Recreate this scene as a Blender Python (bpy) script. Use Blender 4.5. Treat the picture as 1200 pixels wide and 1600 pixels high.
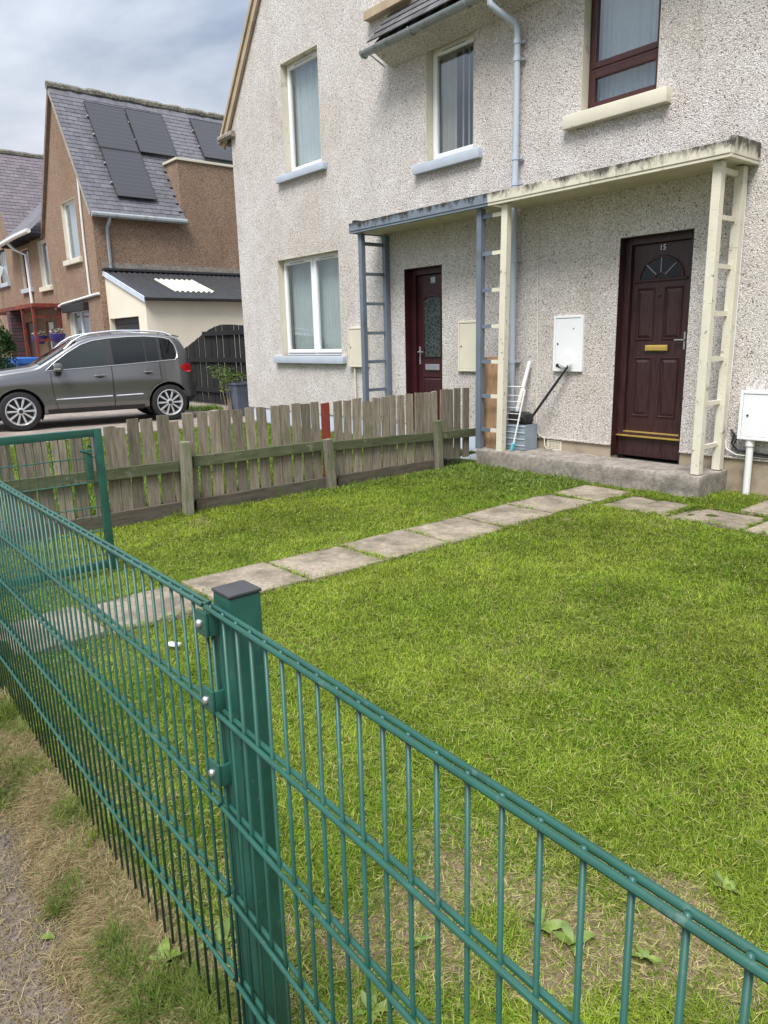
import bpy, bmesh, math, random
import numpy as np
from mathutils import Matrix, Vector
random.seed(7); rng = np.random.default_rng(7)
for o in list(bpy.data.objects): bpy.data.objects.remove(o)
S = bpy.context.scene; COL = S.collection

# ------------------------------------------------------------------ camera
CAMH, CAMD, FPX = 1.51, 7.0, 1138.2
C0 = np.array([0.0, -CAMD, CAMH])
pitch, roll, yaw = math.radians(13.282), math.radians(-1.384), math.radians(50.238)
cy, sy, cp, sp = math.cos(yaw), math.sin(yaw), math.cos(pitch), math.sin(pitch)
FW = np.array([-sy*cp, cy*cp, -sp]); R0 = np.array([cy, sy, 0.0]); U0 = np.cross(R0, FW)
RT = R0*math.cos(roll) + U0*math.sin(roll); UP = -R0*math.sin(roll) + U0*math.cos(roll)
cam = bpy.data.cameras.new('camera'); camo = bpy.data.objects.new('camera', cam); COL.objects.link(camo)
camo.matrix_world = Matrix(((RT[0], UP[0], -FW[0], C0[0]), (RT[1], UP[1], -FW[1], C0[1]), (RT[2], UP[2], -FW[2], C0[2]), (0, 0, 0, 1)))
cam.sensor_fit = 'HORIZONTAL'; cam.sensor_width = 36; cam.lens = 36*FPX/1200
cam.clip_start = 0.02; cam.clip_end = 3000
S.camera = camo
S.render.resolution_x, S.render.resolution_y = 768, 1024

def ray(x, y): return FW + RT*(x-600)/FPX - UP*(y-800)/FPX
def fac(x, y, Y=0.0):            # photo pixel -> point on a plane parallel to the facade
    d = ray(x, y); return C0 + d*(Y+CAMD)/d[1]
def gnd(x, y, z=0.0):            # photo pixel -> point on level ground
    d = ray(x, y); return C0 + d*(z-CAMH)/d[2]
def pX(x, y, X):                 # photo pixel -> point on a plane at right angles to the facade
    d = ray(x, y); return C0 + d*X/d[0]

# ------------------------------------------------------------------ world, sun, exposure
w = bpy.data.worlds.new('World'); S.world = w; w.use_nodes = True
nt = w.node_tree; N = nt.nodes; L = nt.links; N.clear()
SUN_EL, SUN_AZ = math.radians(58), math.radians(150)      # azimuth clockwise from +Y: behind the camera, to the right
out = N.new('ShaderNodeOutputWorld'); bg = N.new('ShaderNodeBackground'); L.new(bg.outputs[0], out.inputs[0])
sky = N.new('ShaderNodeTexSky'); sky.sky_type = 'NISHITA'; sky.sun_disc = False
sky.sun_elevation = SUN_EL; sky.sun_rotation = SUN_AZ; sky.air_density = 1.0; sky.dust_density = 1.5
tc = N.new('ShaderNodeTexCoord'); sep = N.new('ShaderNodeSeparateXYZ'); L.new(tc.outputs['Generated'], sep.inputs[0])
def wm(op, a, b):
    n = N.new('ShaderNodeMath'); n.operation = op
    for i, v in enumerate((a, b)):
        if isinstance(v, (int, float)): n.inputs[i].default_value = v
        else: L.new(v, n.inputs[i])
    return n.outputs[0]
zz = wm('ADD', wm('MAXIMUM', sep.outputs[2], 0.0), 0.32)
cmb = N.new('ShaderNodeCombineXYZ'); L.new(wm('DIVIDE', sep.outputs[0], zz), cmb.inputs[0]); L.new(wm('DIVIDE', sep.outputs[1], zz), cmb.inputs[1])
n1 = N.new('ShaderNodeTexNoise'); n1.inputs['Scale'].default_value = 1.15; n1.inputs['Detail'].default_value = 7; n1.inputs['Roughness'].default_value = 0.52
n1.inputs['Distortion'].default_value = 0.35
mp = N.new('ShaderNodeMapping'); mp.inputs['Location'].default_value = (3.0, 1.35, 0.0); L.new(cmb.outputs[0], mp.inputs[0]); L.new(mp.outputs[0], n1.inputs['Vector'])
cr = N.new('ShaderNodeValToRGB'); L.new(n1.outputs[0], cr.inputs[0])
e = cr.color_ramp.elements; e[0].position = 0.37; e[0].color = (1.95, 2.35, 3.05, 1); e[1].position = 0.63; e[1].color = (5.9, 6.1, 6.5, 1)
mx = N.new('ShaderNodeMix'); mx.data_type = 'RGBA'; mx.inputs[0].default_value = 0.93
L.new(sky.outputs[0], mx.inputs[6]); L.new(cr.outputs[0], mx.inputs[7])
gr_ = wm('ADD', wm('MULTIPLY', wm('MAXIMUM', sep.outputs[2], 0.0), 2.6), 0.58)      # overcast sky: zenith brighter than horizon
hs_ = N.new('ShaderNodeVectorMath'); hs_.operation = 'SCALE'; L.new(mx.outputs[2], hs_.inputs[0]); L.new(gr_, hs_.inputs['Scale'])
L.new(hs_.outputs[0], bg.inputs[0]); bg.inputs[1].default_value = 0.06
sun = bpy.data.lights.new('sun', 'SUN'); sun.energy = 2.2; sun.angle = math.radians(26); sun.color = (1, .965, .925)
so = bpy.data.objects.new('sun', sun); COL.objects.link(so)
sd = Vector((math.sin(SUN_AZ)*math.cos(SUN_EL), math.cos(SUN_AZ)*math.cos(SUN_EL), math.sin(SUN_EL)))
so.rotation_euler = sd.to_track_quat('Z', 'Y').to_euler(); so.location = sd*40
vs = S.view_settings; vs.view_transform = 'Standard'; vs.look = 'None'; vs.gamma = 1; vs.use_curve_mapping = False; vs.exposure = 1.16

# ------------------------------------------------------------------ helpers: objects
WM = {}
def reg(o, M, parent):
    COL.objects.link(o); o.matrix_basis = M; WM[o.name] = M
    if parent is not None:
        o.parent = parent; o.matrix_parent_inverse = WM[parent.name].inverted()
    return o
def thing(name, label, cat, loc=(0, 0, 0), group=None):
    o = bpy.data.objects.new(name, None); o.empty_display_size = .1
    reg(o, Matrix.Translation(Vector([float(a) for a in loc])), None); tag(o, label, cat, group); return o
def tag(o, label, cat, group=None):
    o['label'] = label; o['category'] = cat
    if group: o['group'] = group
    return o
def part(name, parent):            # an Empty part would have no look: parts are meshes; used only through mk()
    raise RuntimeError
def finish(me, name, M_, parent, smooth=False, kind=None, mats=None):
    if smooth: me.polygons.foreach_set('use_smooth', [True]*len(me.polygons))
    o = bpy.data.objects.new(name, me)
    if kind: o['kind'] = kind
    return o
def mk(name, vf, mat, parent=None, smooth=False, kind=None):
    v, f = vf
    v = np.array([tuple(map(float, a)) for a in v]); c = (v.min(0)+v.max(0))/2; c[2] = v[:, 2].min()
    me = bpy.data.meshes.new(name); me.from_pydata([tuple(a) for a in (v-c)], [], f); me.update()
    me.materials.append(mat)
    bm = bmesh.new(); bm.from_mesh(me); bmesh.ops.recalc_face_normals(bm, faces=bm.faces); bm.to_mesh(me); bm.free()
    if smooth:
        me.polygons.foreach_set('use_smooth', [True]*len(me.polygons))
        try: me.set_sharp_from_angle(angle=math.radians(40))
        except Exception: pass
    o = bpy.data.objects.new(name, me)
    if kind: o['kind'] = kind
    return reg(o, Matrix.Translation(Vector(c)), parent)
def inst(name, me, M, parent=None):
    return reg(bpy.data.objects.new(name, me), M, parent)
def join(*vfs):
    V, F = [], []
    for v, f in vfs:
        k = len(V); V += [tuple(a) for a in v]; F += [tuple(i+k for i in q) for q in f]
    return V, F
def bx(x0, x1, y0, y1, z0, z1, b=0.0):
    x0, x1 = min(x0, x1), max(x0, x1); y0, y1 = min(y0, y1), max(y0, y1); z0, z1 = min(z0, z1), max(z0, z1)
    bm = bmesh.new(); bmesh.ops.create_cube(bm, size=1)
    for v in bm.verts: v.co = Vector(((x0+x1)/2+v.co.x*(x1-x0), (y0+y1)/2+v.co.y*(y1-y0), (z0+z1)/2+v.co.z*(z1-z0)))
    b = min(b, (x1-x0)*.45, (y1-y0)*.45, (z1-z0)*.45)
    if b > 0: bmesh.ops.bevel(bm, geom=bm.edges[:], offset=b, segments=2, affect='EDGES', profile=.6)
    bm.verts.index_update()
    r = ([tuple(v.co) for v in bm.verts], [tuple(v.index for v in f.verts) for f in bm.faces]); bm.free(); return r
def xf(vf, M): return [tuple(M @ Vector(a)) for a in vf[0]], vf[1]
def beam(a, b, wdt, thk, side=None, bev=0.0):      # a box beam from a to b; side = direction of its width
    a = Vector(a); b = Vector(b); d = b-a; l = d.length; d.normalize()
    s = Vector(side) if side is not None else (Vector((0, 0, 1)) if abs(d.z) < .9 else Vector((1, 0, 0)))
    s = (s-d*s.dot(d)).normalized(); t = d.cross(s)
    M = Matrix(((d.x, s.x, t.x, a.x), (d.y, s.y, t.y, a.y), (d.z, s.z, t.z, a.z), (0, 0, 0, 1)))
    return xf(bx(0, l, -wdt/2, wdt/2, -thk/2, thk/2, bev), M)
def tube(pts, r, n=8, closed=False, cap=True):
    P = [Vector([float(c) for c in p]) for p in pts]; m = len(P); V, F = [], []; nrm = None
    for i, p in enumerate(P):
        if closed: d = (P[(i+1) % m]-P[i-1]).normalized()
        else: d = (P[min(i+1, m-1)]-P[max(i-1, 0)]).normalized()
        if nrm is None: nrm = d.orthogonal().normalized()
        nrm = (nrm-d*nrm.dot(d)).normalized(); bn = d.cross(nrm)
        rr = r[i] if isinstance(r, (list, tuple)) else r
        for k in range(n):
            a = 2*math.pi*(k+.5)/n; V.append(tuple(p+(nrm*math.cos(a)+bn*math.sin(a))*rr))
    for i in range(m if closed else m-1):
        j = (i+1) % m
        for k in range(n): F.append((i*n+k, i*n+(k+1) % n, j*n+(k+1) % n, j*n+k))
    if cap and not closed: F.append(tuple(range(n-1, -1, -1))); F.append(tuple((m-1)*n+k for k in range(n)))
    return V, F
def prism(poly, axis, a, b):                       # poly in the two other axes, extruded a..b on axis
    n = len(poly)
    def P(p, t): return {'x': (t, p[0], p[1]), 'y': (p[0], t, p[1]), 'z': (p[0], p[1], t)}[axis]
    V = [P(p, a) for p in poly]+[P(p, b) for p in poly]
    F = [tuple(range(n)), tuple(range(2*n-1, n-1, -1))]+[(i, (i+1) % n, n+(i+1) % n, n+i) for i in range(n)]
    return V, F
def lathe(prof, M, n=24, caps=True):                          # (r, h) profile about local z
    V, F = [], []; m = len(prof)
    for r, h in prof:
        for k in range(n): a = 2*math.pi*k/n; V.append(tuple(M @ Vector((r*math.cos(a), r*math.sin(a), h))))
    for i in range(m-1):
        for k in range(n): F.append((i*n+k, i*n+(k+1) % n, (i+1)*n+(k+1) % n, (i+1)*n+k))
    if caps: F.append(tuple(range(n))); F.append(tuple((m-1)*n+k for k in range(n)))
    return V, F
def ring(x0, x1, z0, z1, wl, wr, wb, wt, y0, y1, b=.004):   # rectangular frame in a facade-parallel plane
    return join(bx(x0, x0+wl, y0, y1, z0, z1, b), bx(x1-wr, x1, y0, y1, z0, z1, b), bx(x0+wl, x1-wr, y0, y1, z1-wt, z1, b), bx(x0+wl, x1-wr, y0, y1, z0, z0+wb, b))

# ------------------------------------------------------------------ helpers: materials
def newmat(name):
    m = bpy.data.materials.new(name); m.use_nodes = True; t = m.node_tree
    return m, t, t.nodes, t.links, t.nodes['Principled BSDF']
def mixc(N, L, f, a, b, mode='MIX'):
    n = N.new('ShaderNodeMix'); n.data_type = 'RGBA'; n.blend_type = mode; n.clamp_result = False
    for s, v in ((n.inputs[0], f), (n.inputs[6], a), (n.inputs[7], b)):
        if isinstance(v, (int, float)): s.default_value = v
        elif isinstance(v, tuple): s.default_value = (v[0], v[1], v[2], 1)
        else: L.new(v, s)
    return n.outputs[2]
def ramp(N, L, src, p0, p1, c0=(0, 0, 0), c1=(1, 1, 1)):
    r = N.new('ShaderNodeValToRGB'); L.new(src, r.inputs[0]); e = r.color_ramp.elements
    e[0].position = p0; e[1].position = p1; e[0].color = (*c0, 1); e[1].color = (*c1, 1); return r.outputs[0]
def coords(N, L, scale=(1, 1, 1), world=False):
    if world: s = N.new('ShaderNodeNewGeometry').outputs['Position']
    else: s = N.new('ShaderNodeTexCoord').outputs['Object']
    m = N.new('ShaderNodeMapping'); m.inputs['Scale'].default_value = scale; L.new(s, m.inputs[0]); return m.outputs[0]
def noise(N, L, vec, scale, detail=4, rough=.55):
    n = N.new('ShaderNodeTexNoise'); n.inputs['Scale'].default_value = scale; n.inputs['Detail'].default_value = detail
    n.inputs['Roughness'].default_value = rough; L.new(vec, n.inputs['Vector']); return n.outputs[0]
def bump(N, L, B, h, strength, dist):
    b = N.new('ShaderNodeBump'); b.inputs['Strength'].default_value = strength; b.inputs['Distance'].default_value = dist
    L.new(h, b.inputs['Height']); L.new(b.outputs[0], B.inputs['Normal'])
def mul(c, k): return tuple(min(1, x*k) for x in c)
def M(name, c, rough=.6, var=.2, scale=6, c2=None, bmp=0, bs=80, metal=0, stretch=(1, 1, 1), rnd=0, dirt=None, dirt_at=(.55, .7), spec=.5, dscale=3, world=True):
    m, t, N, L, B = newmat(name)
    v = coords(N, L, stretch, world); n = noise(N, L, v, scale)
    col = mixc(N, L, ramp(N, L, n, .3, .7), mul(c, 1-var), c2 or mul(c, 1+var))
    if dirt:
        d = noise(N, L, v, dscale, 8, .65); col = mixc(N, L, ramp(N, L, d, *dirt_at), col, dirt)
    if rnd:
        oi = N.new('ShaderNodeObjectInfo'); r = ramp(N, L, oi.outputs['Random'], 0, 1, (1-rnd,)*3, (1+rnd,)*3); col = mixc(N, L, 1.0, col, r, 'MULTIPLY')
    L.new(col, B.inputs['Base Color']); B.inputs['Roughness'].default_value = rough; B.inputs['Metallic'].default_value = metal
    B.inputs['Specular IOR Level'].default_value = spec
    if bmp: bump(N, L, B, noise(N, L, v, bs, 5), bmp, .01)
    return m
def mossy(name, c, moss, ztop, span, thr=(.50, .66)):      # painted fascia with algae creeping down from its top edge
    m, t, N, L, B = newmat(name); v = coords(N, L, (1, 1, 1), True)
    ge = N.new('ShaderNodeNewGeometry'); sp_ = N.new('ShaderNodeSeparateXYZ'); L.new(ge.outputs['Position'], sp_.inputs[0])
    mr_ = N.new('ShaderNodeMapRange'); L.new(sp_.outputs[2], mr_.inputs[0]); mr_.inputs[1].default_value = ztop-span; mr_.inputs[2].default_value = ztop; mr_.inputs[3].default_value = -.14; mr_.inputs[4].default_value = .17
    ad = N.new('ShaderNodeMath'); ad.operation = 'ADD'; L.new(noise(N, L, coords(N, L, (9, 9, 5), True), 1.3, 8, .7), ad.inputs[0]); L.new(mr_.outputs[0], ad.inputs[1])
    a2 = N.new('ShaderNodeMath'); a2.operation = 'ADD'; L.new(ad.outputs[0], a2.inputs[0])
    bg2 = N.new('ShaderNodeMath'); bg2.operation = 'MULTIPLY_ADD'; bg2.inputs[1].default_value = .35; bg2.inputs[2].default_value = -.17; L.new(noise(N, L, v, 1.1, 3), bg2.inputs[0]); L.new(bg2.outputs[0], a2.inputs[1])
    col = mixc(N, L, ramp(N, L, noise(N, L, v, 4), .3, .7), mul(c, .9), mul(c, 1.08)); col = mixc(N, L, ramp(N, L, a2.outputs[0], *thr), col, moss)
    L.new(col, B.inputs['Base Color']); B.inputs['Roughness'].default_value = .65; bump(N, L, B, ad.outputs[0], .3, .01); return m
def harl(name, base, mid, dark, cell=95, dens=.36):      # wet-dash pebble render: stones in a cement skin
    m, t, N, L, B = newmat(name)
    v = coords(N, L, (1, 1, 1), True)
    vo = N.new('ShaderNodeTexVoronoi'); vo.inputs['Scale'].default_value = cell; L.new(v, vo.inputs['Vector'])
    ws = noise(N, L, v, 3.0, 6); big = noise(N, L, v, .55, 5)
    nn = noise(N, L, v, cell*.55, 3, .6)
    c = mixc(N, L, ramp(N, L, nn, .38, .62), base, mid)
    c = mixc(N, L, ramp(N, L, noise(N, L, v, cell*.8, 2, .5), .58, .66), c, dark)
    sepc = N.new('ShaderNodeSeparateColor'); L.new(vo.outputs['Color'], sepc.inputs[0])
    c = mixc(N, L, ramp(N, L, sepc.outputs[0], 1-dens*.33, 1-dens*.33+.02), c, mul(dark, .75))
    c = mixc(N, L, ramp(N, L, sepc.outputs[1], .70, .74), c, mul(base, 1.25))
    c = mixc(N, L, ramp(N, L, ws, .35, .75), c, mixc(N, L, 1.0, c, (.86, .84, .82), 'MULTIPLY'))
    c = mixc(N, L, ramp(N, L, big, .42, .68), c, mixc(N, L, 1.0, c, (.88, .85, .81), 'MULTIPLY'))
    st = noise(N, L, coords(N, L, (2.6, 2.6, .22), True), 1.6, 6, .6); c = mixc(N, L, ramp(N, L, st, .5, .72), c, mixc(N, L, 1.0, c, (.91, .90, .89), 'MULTIPLY'))
    L.new(c, B.inputs['Base Color']); B.inputs['Roughness'].default_value = .92
    h = N.new('ShaderNodeMath'); h.operation = 'ADD'; L.new(nn, h.inputs[0])
    inv = N.new('ShaderNodeMath'); inv.operation = 'MULTIPLY'; inv.inputs[1].default_value = -1.1; L.new(vo.outputs['Distance'], inv.inputs[0]); L.new(inv.outputs[0], h.inputs[1])
    bump(N, L, B, h.outputs[0], .5, .012)
    return m
def glassmat(name, tint=(.93, .96, .96), refl=.11, see=.95):
    m, t, N, L, B = newmat(name); N.remove(B); o = N['Material Output']
    tr = N.new('ShaderNodeBsdfTransparent'); tr.inputs[0].default_value = (*mul(tint, see), 1)
    gl = N.new('ShaderNodeBsdfGlossy'); gl.inputs['Roughness'].default_value = .02; gl.inputs[0].default_value = (.95, .97, 1, 1)
    lw = N.new('ShaderNodeLayerWeight'); lw.inputs[0].default_value = .5
    pw_ = N.new('ShaderNodeMath'); pw_.operation = 'POWER'; pw_.inputs[1].default_value = 4.0; L.new(lw.outputs['Facing'], pw_.inputs[0])
    ad = N.new('ShaderNodeMath'); ad.operation = 'ADD'; ad.inputs[1].default_value = refl; L.new(pw_.outputs[0], ad.inputs[0]); ad.use_clamp = True
    mi = N.new('ShaderNodeMixShader'); L.new(ad.outputs[0], mi.inputs[0]); L.new(tr.outputs[0], mi.inputs[1]); L.new(gl.outputs[0], mi.inputs[2])
    L.new(mi.outputs[0], o.inputs[0]); return m
def wood(name, c, c2, green, gfac=(.5, .7), rnd=.25, rough=.85, stretch=(14, 14, 1.2)):
    m, t, N, L, B = newmat(name)
    v = coords(N, L, stretch); oi = N.new('ShaderNodeObjectInfo')
    ad = N.new('ShaderNodeVectorMath'); ad.operation = 'ADD'; L.new(v, ad.inputs[0])
    cb = N.new('ShaderNodeCombineXYZ'); mm = N.new('ShaderNodeMath'); mm.operation = 'MULTIPLY'; mm.inputs[1].default_value = 91; L.new(oi.outputs['Random'], mm.inputs[0])
    for i in range(3): L.new(mm.outputs[0], cb.inputs[i])
    L.new(cb.outputs[0], ad.inputs[1]); v = ad.outputs[0]
    n = noise(N, L, v, 3.2, 7, .65); col = mixc(N, L, ramp(N, L, n, .33, .68), c, c2)
    fine = noise(N, L, v, 14, 4, .7); col = mixc(N, L, ramp(N, L, fine, .56, .72), col, mul(c, .45))
    gv = coords(N, L, (1, 1, 1), True); gn = noise(N, L, gv, 4.5, 6, .65); col = mixc(N, L, ramp(N, L, gn, *gfac), col, green)
    r = ramp(N, L, oi.outputs['Random'], 0, 1, (1-rnd,)*3, (1+rnd,)*3); col = mixc(N, L, 1.0, col, r, 'MULTIPLY')
    L.new(col, B.inputs['Base Color']); B.inputs['Roughness'].default_value = rough
    bump(N, L, B, fine, .6, .006); return m
def vcol(name, rough=.7, trans=.3, nscale=0):
    m, t, N, L, B = newmat(name); o = N['Material Output']
    a = N.new('ShaderNodeAttribute'); a.attribute_name = 'Col'
    c = a.outputs['Color']
    L.new(c, B.inputs['Base Color']); B.inputs['Roughness'].default_value = rough; B.inputs['Specular IOR Level'].default_value = .12
    if trans:
        tl = N.new('ShaderNodeBsdfTranslucent'); L.new(c, tl.inputs[0]); mi = N.new('ShaderNodeMixShader'); mi.inputs[0].default_value = trans
        L.new(B.outputs[0], mi.inputs[1]); L.new(tl.outputs[0], mi.inputs[2]); L.new(mi.outputs[0], o.inputs[0])
    return m

m_harl = harl('white_harl', (.62, .592, .57), (.50, .472, .45), (.17, .145, .13), 100, .2)
m_harlb = harl('brown_harl', (.30, .208, .145), (.21, .14, .095), (.10, .064, .047), 60, .25)
m_cream = M('cream_paint', (.63, .59, .475), .55, .06, 3, dirt=(.20, .17, .11), dirt_at=(.60, .72), bmp=.15, bs=40)
m_creamold = M('cream_paint_flaking', (.64, .605, .49), .55, .07, 4, dirt=(.26, .23, .19), dirt_at=(.60, .66), dscale=11, bmp=.3, bs=50)
m_creamfas = mossy('cream_fascia_mossy', (.63, .59, .475), (.06, .054, .042), 3.07, .12, (.45, .68))
m_bluefas = mossy('blue_fascia_mossy', (.17, .205, .25), (.03, .03, .027), 3.08, .12, (.46, .62))
m_soffit = M('canopy_soffit', (.52, .47, .36), .8, .12, 3, dirt=(.2, .17, .12), dirt_at=(.62, .72), bmp=.2)
m_blue = M('blue_grey_paint', (.135, .165, .205), .45, .10, 5, dirt=(.07, .08, .09), dirt_at=(.6, .75), bmp=.1)
m_sillb = M('pale_blue_sill', (.42, .47, .54), .6, .06, 5, dirt=(.22, .24, .27), dirt_at=(.62, .75), bmp=.2)
m_plblue = M('pale_blue_plinth', (.52, .58, .68), .75, .06, 4, bmp=.3)
m_plinth = M('beige_plinth', (.36, .295, .21), .85, .15, 3, dirt=(.19, .155, .115), dirt_at=(.5, .72), bmp=.4)
m_upvc = M('white_upvc', (.80, .81, .82), .3, .03, 3)
m_white = M('white_metal_box', (.76, .77, .78), .4, .03, 3, dirt=(.5, .5, .5), dirt_at=(.68, .8), dscale=8)
m_maroon = M('maroon_upvc', (.040, .010, .013), .32, .2, 4)
m_maroonwood = M('maroon_woodgrain_door', (.030, .011, .012), .38, .35, 6, stretch=(9, 9, .8), c2=(.055, .022, .022), bmp=.25, bs=30)
m_mahog = M('mahogany_window', (.055, .018, .016), .35, .25, 5, stretch=(3, 3, 3))
m_gold = M('brass', (.80, .55, .16), .3, .1, 8, metal=.75)
m_steel = M('dull_steel', (.55, .56, .58), .35, .1, 8, metal=.8)
m_black = M('black_plastic', (.02, .02, .022), .5, .2, 8)
m_dark = M('interior_shade', (.035, .035, .04), .9, .1, 3)  # near-black colour standing for the shade of the rooms behind the windows
m_net = M('net_curtain', (.62, .66, .72), .9, .05, 30)
m_blind = M('pale_blind', (.60, .64, .62), .8, .05, 4)
m_blind2 = M('striped_drape', (.58, .54, .47), .8, .1, 3)
m_glass = glassmat('window_glass'); m_glassd = glassmat('door_glass', (.25, .3, .3), .05, .5)
m_conc = M('old_concrete', (.29, .255, .22), .92, .30, 22, dirt=(.12, .108, .092), dirt_at=(.42, .74), dscale=6, bmp=.8, bs=70)
m_slab = M('paving_slab', (.31, .26, .195), .92, .26, 30, dirt=(.145, .12, .085), dirt_at=(.42, .66), dscale=4, bmp=1.0, bs=120, rnd=.12)
m_grpipe = M('grey_gutter', (.30, .33, .35), .5, .15, 6, dirt=(.14, .15, .14), dirt_at=(.5, .7), dscale=6)
m_bluepipe = M('pale_blue_downpipe', (.44, .50, .58), .45, .06, 5)
m_whpipe = M('white_pipe', (.72, .72, .70), .45, .05, 5)
m_slate = M('dark_slate', (.085, .082, .085), .7, .3, 9, rnd=.3, bmp=.5, bs=60, dirt=(.15, .14, .12), dirt_at=(.6, .75))
m_slateb = M('blue_grey_slate', (.115, .113, .130), .66, .2, 9, rnd=.17, bmp=.4, bs=60, dirt=(.07, .07, .08), dirt_at=(.55, .7))
m_slatep = M('purple_slate', (.135, .114, .130), .65, .2, 9, rnd=.17, bmp=.4, bs=60)
m_moss = M('mossy_ridge', (.20, .19, .16), .95, .4, 25, dirt=(.06, .055, .04), dirt_at=(.45, .6), dscale=18, bmp=1.0, bs=60)
m_barge = M('tan_barge_board', (.40, .315, .215), .7, .12, 5, stretch=(1, 1, 1), dirt=(.24, .19, .13), dirt_at=(.55, .75))
m_picket = wood('weathered_picket', (.13, .106, .078), (.30, .258, .198), (.12, .13, .06), (.58, .76), .34)
m_rail = wood('green_stained_rail', (.055, .068, .030), (.115, .122, .065), (.20, .19, .14), (.60, .68), .1, stretch=(6, 1.2, 6))
m_post = wood('mossy_fence_post', (.13, .125, .085), (.27, .25, .19), (.11, .14, .06), (.45, .65), .15)
m_board = wood('rotten_gravel_board', (.06, .048, .036), (.115, .095, .072), (.07, .09, .035), (.55, .7), .1, stretch=(8, 1, 8))
m_redpk = M('red_painted_picket', (.21, .035, .022), .6, .2, 12, dirt=(.12, .04, .03), dirt_at=(.6, .75))
m_ply = wood('weathered_plywood', (.30, .17, .085), (.44, .28, .16), (.24, .16, .10), (.5, .7), .05)
m_gatew = wood('black_stained_board', (.004, .004, .0045), (.009, .009, .010), (.006, .006, .006), (.5, .7), .3, .95)
m_green = M('green_powder_coat', (.015, .080, .059), .42, .18, 14, dirt=(.075, .135, .11), dirt_at=(.60, .74), dscale=55, spec=.5)
m_cap = M('black_plastic_cap', (.045, .045, .05), .5, .15, 20)
m_bolt = M('zinc_bolt', (.65, .65, .63), .3, .1, 10, metal=.9)
m_cwhite = M('cream_garage_render', (.72, .665, .54), .85, .05, 2, bmp=.2)
m_corr = M('black_corrugated_sheet', (.030, .032, .036), .45, .2, 4)
m_solar, _t, _N, _L, _B = newmat('solar_cells'); _w = _N.new('ShaderNodeTexWave'); _w.bands_direction = 'Z'; _w.inputs['Scale'].default_value = 2.6; _L.new(coords(_N, _L, (1, 1, 1), True), _w.inputs['Vector'])
_L.new(mixc(_N, _L, ramp(_N, _L, _w.outputs['Fac'], .88, .97), (.026, .026, .034), (.042, .042, .052)), _B.inputs['Base Color']); _B.inputs['Roughness'].default_value = .3
m_red = M('red_porch_paint', (.19, .030, .018), .6, .3, 8, dirt=(.06, .03, .025), dirt_at=(.5, .65))
m_asphalt = M('asphalt', (.175, .136, .105), .95, .22, 60, c2=(.265, .215, .17), dirt=(.12, .096, .078), dirt_at=(.5, .7), dscale=2.2, bmp=1.0, bs=220)
m_drive = M('driveway_concrete', (.25, .21, .18), .92, .2, 4, dirt=(.15, .13, .11), dirt_at=(.5, .7), bmp=.6, bs=90)
m_soil = vcol('soil_and_thatch', .95, 0); m_grass = vcol('grass_blades', .65, .3); m_leaf = vcol('leaves', .55, .25)
tn = m_soil.node_tree; bump(tn.nodes, tn.links, tn.nodes['Principled BSDF'], noise(tn.nodes, tn.links, coords(tn.nodes, tn.links, world=True), 90, 6, .7), 1.0, .02)
_b = tn.nodes['Principled BSDF']; _a = [n for n in tn.nodes if n.type == 'ATTRIBUTE'][0]
_c = mixc(tn.nodes, tn.links, 1.0, _a.outputs['Color'], ramp(tn.nodes, tn.links, noise(tn.nodes, tn.links, coords(tn.nodes, tn.links, world=True), 130, 5, .7), .3, .7, (.55,)*3, (1.35,)*3), 'MULTIPLY')
tn.links.new(_c, _b.inputs['Base Color'])

# ------------------------------------------------------------------ noise in numpy, ground heights
def vnoise(x, y, s, seed=0):
    x = np.asarray(x)*s+seed*17.3; y = np.asarray(y)*s-seed*9.1
    xi = np.floor(x).astype(np.int64); yi = np.floor(y).astype(np.int64); fx = x-xi; fy = y-yi
    fx = fx*fx*(3-2*fx); fy = fy*fy*(3-2*fy)
    def h(a, b):
        n = (a*374761393+b*668265263+seed*1274126177) & 0x7fffffff
        n = ((n ^ (n >> 13))*1274126177) & 0x7fffffff
        return ((n ^ (n >> 16)) & 0xffff)/65535.0
    return (h(xi, yi)*(1-fx)+h(xi+1, yi)*fx)*(1-fy)+(h(xi, yi+1)*(1-fx)+h(xi+1, yi+1)*fx)*fy
def fbm(x, y, s, seed=0): return .5*vnoise(x, y, s, seed)+.3*vnoise(x, y, s*2.3, seed+1)+.2*vnoise(x, y, s*5.1, seed+2)
YF = -CAMD+.535                         # line of the mesh fence
YV = -6.93                              # edge of the tarmac
def sstep(a, b, v): t = np.clip((v-a)/(b-a), 0, 1); return t*t*(3-2*t)
def gz(x, y):
    x = np.asarray(x, float); y = np.asarray(y, float)
    z = (fbm(x, y, 2.2, 3)-.5)*.03+(vnoise(x, y, 9, 5)-.5)*.012
    z = z+.055*np.exp(-((y-(YF+.0))/.22)**2)
    return z
BARE = [(gnd(a, b)[:2], r) for a, b, r in ((720, 1375, .13), (840, 1420, .16), (1050, 1400, .12), (985, 1480, .2), (640, 1420, .12), (700, 1500, .14), (1090, 1430, .12), (760, 866, .07), (885, 812, .11), (1150, 1540, .16), (560, 1480, .12), (860, 1530, .15))]
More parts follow.
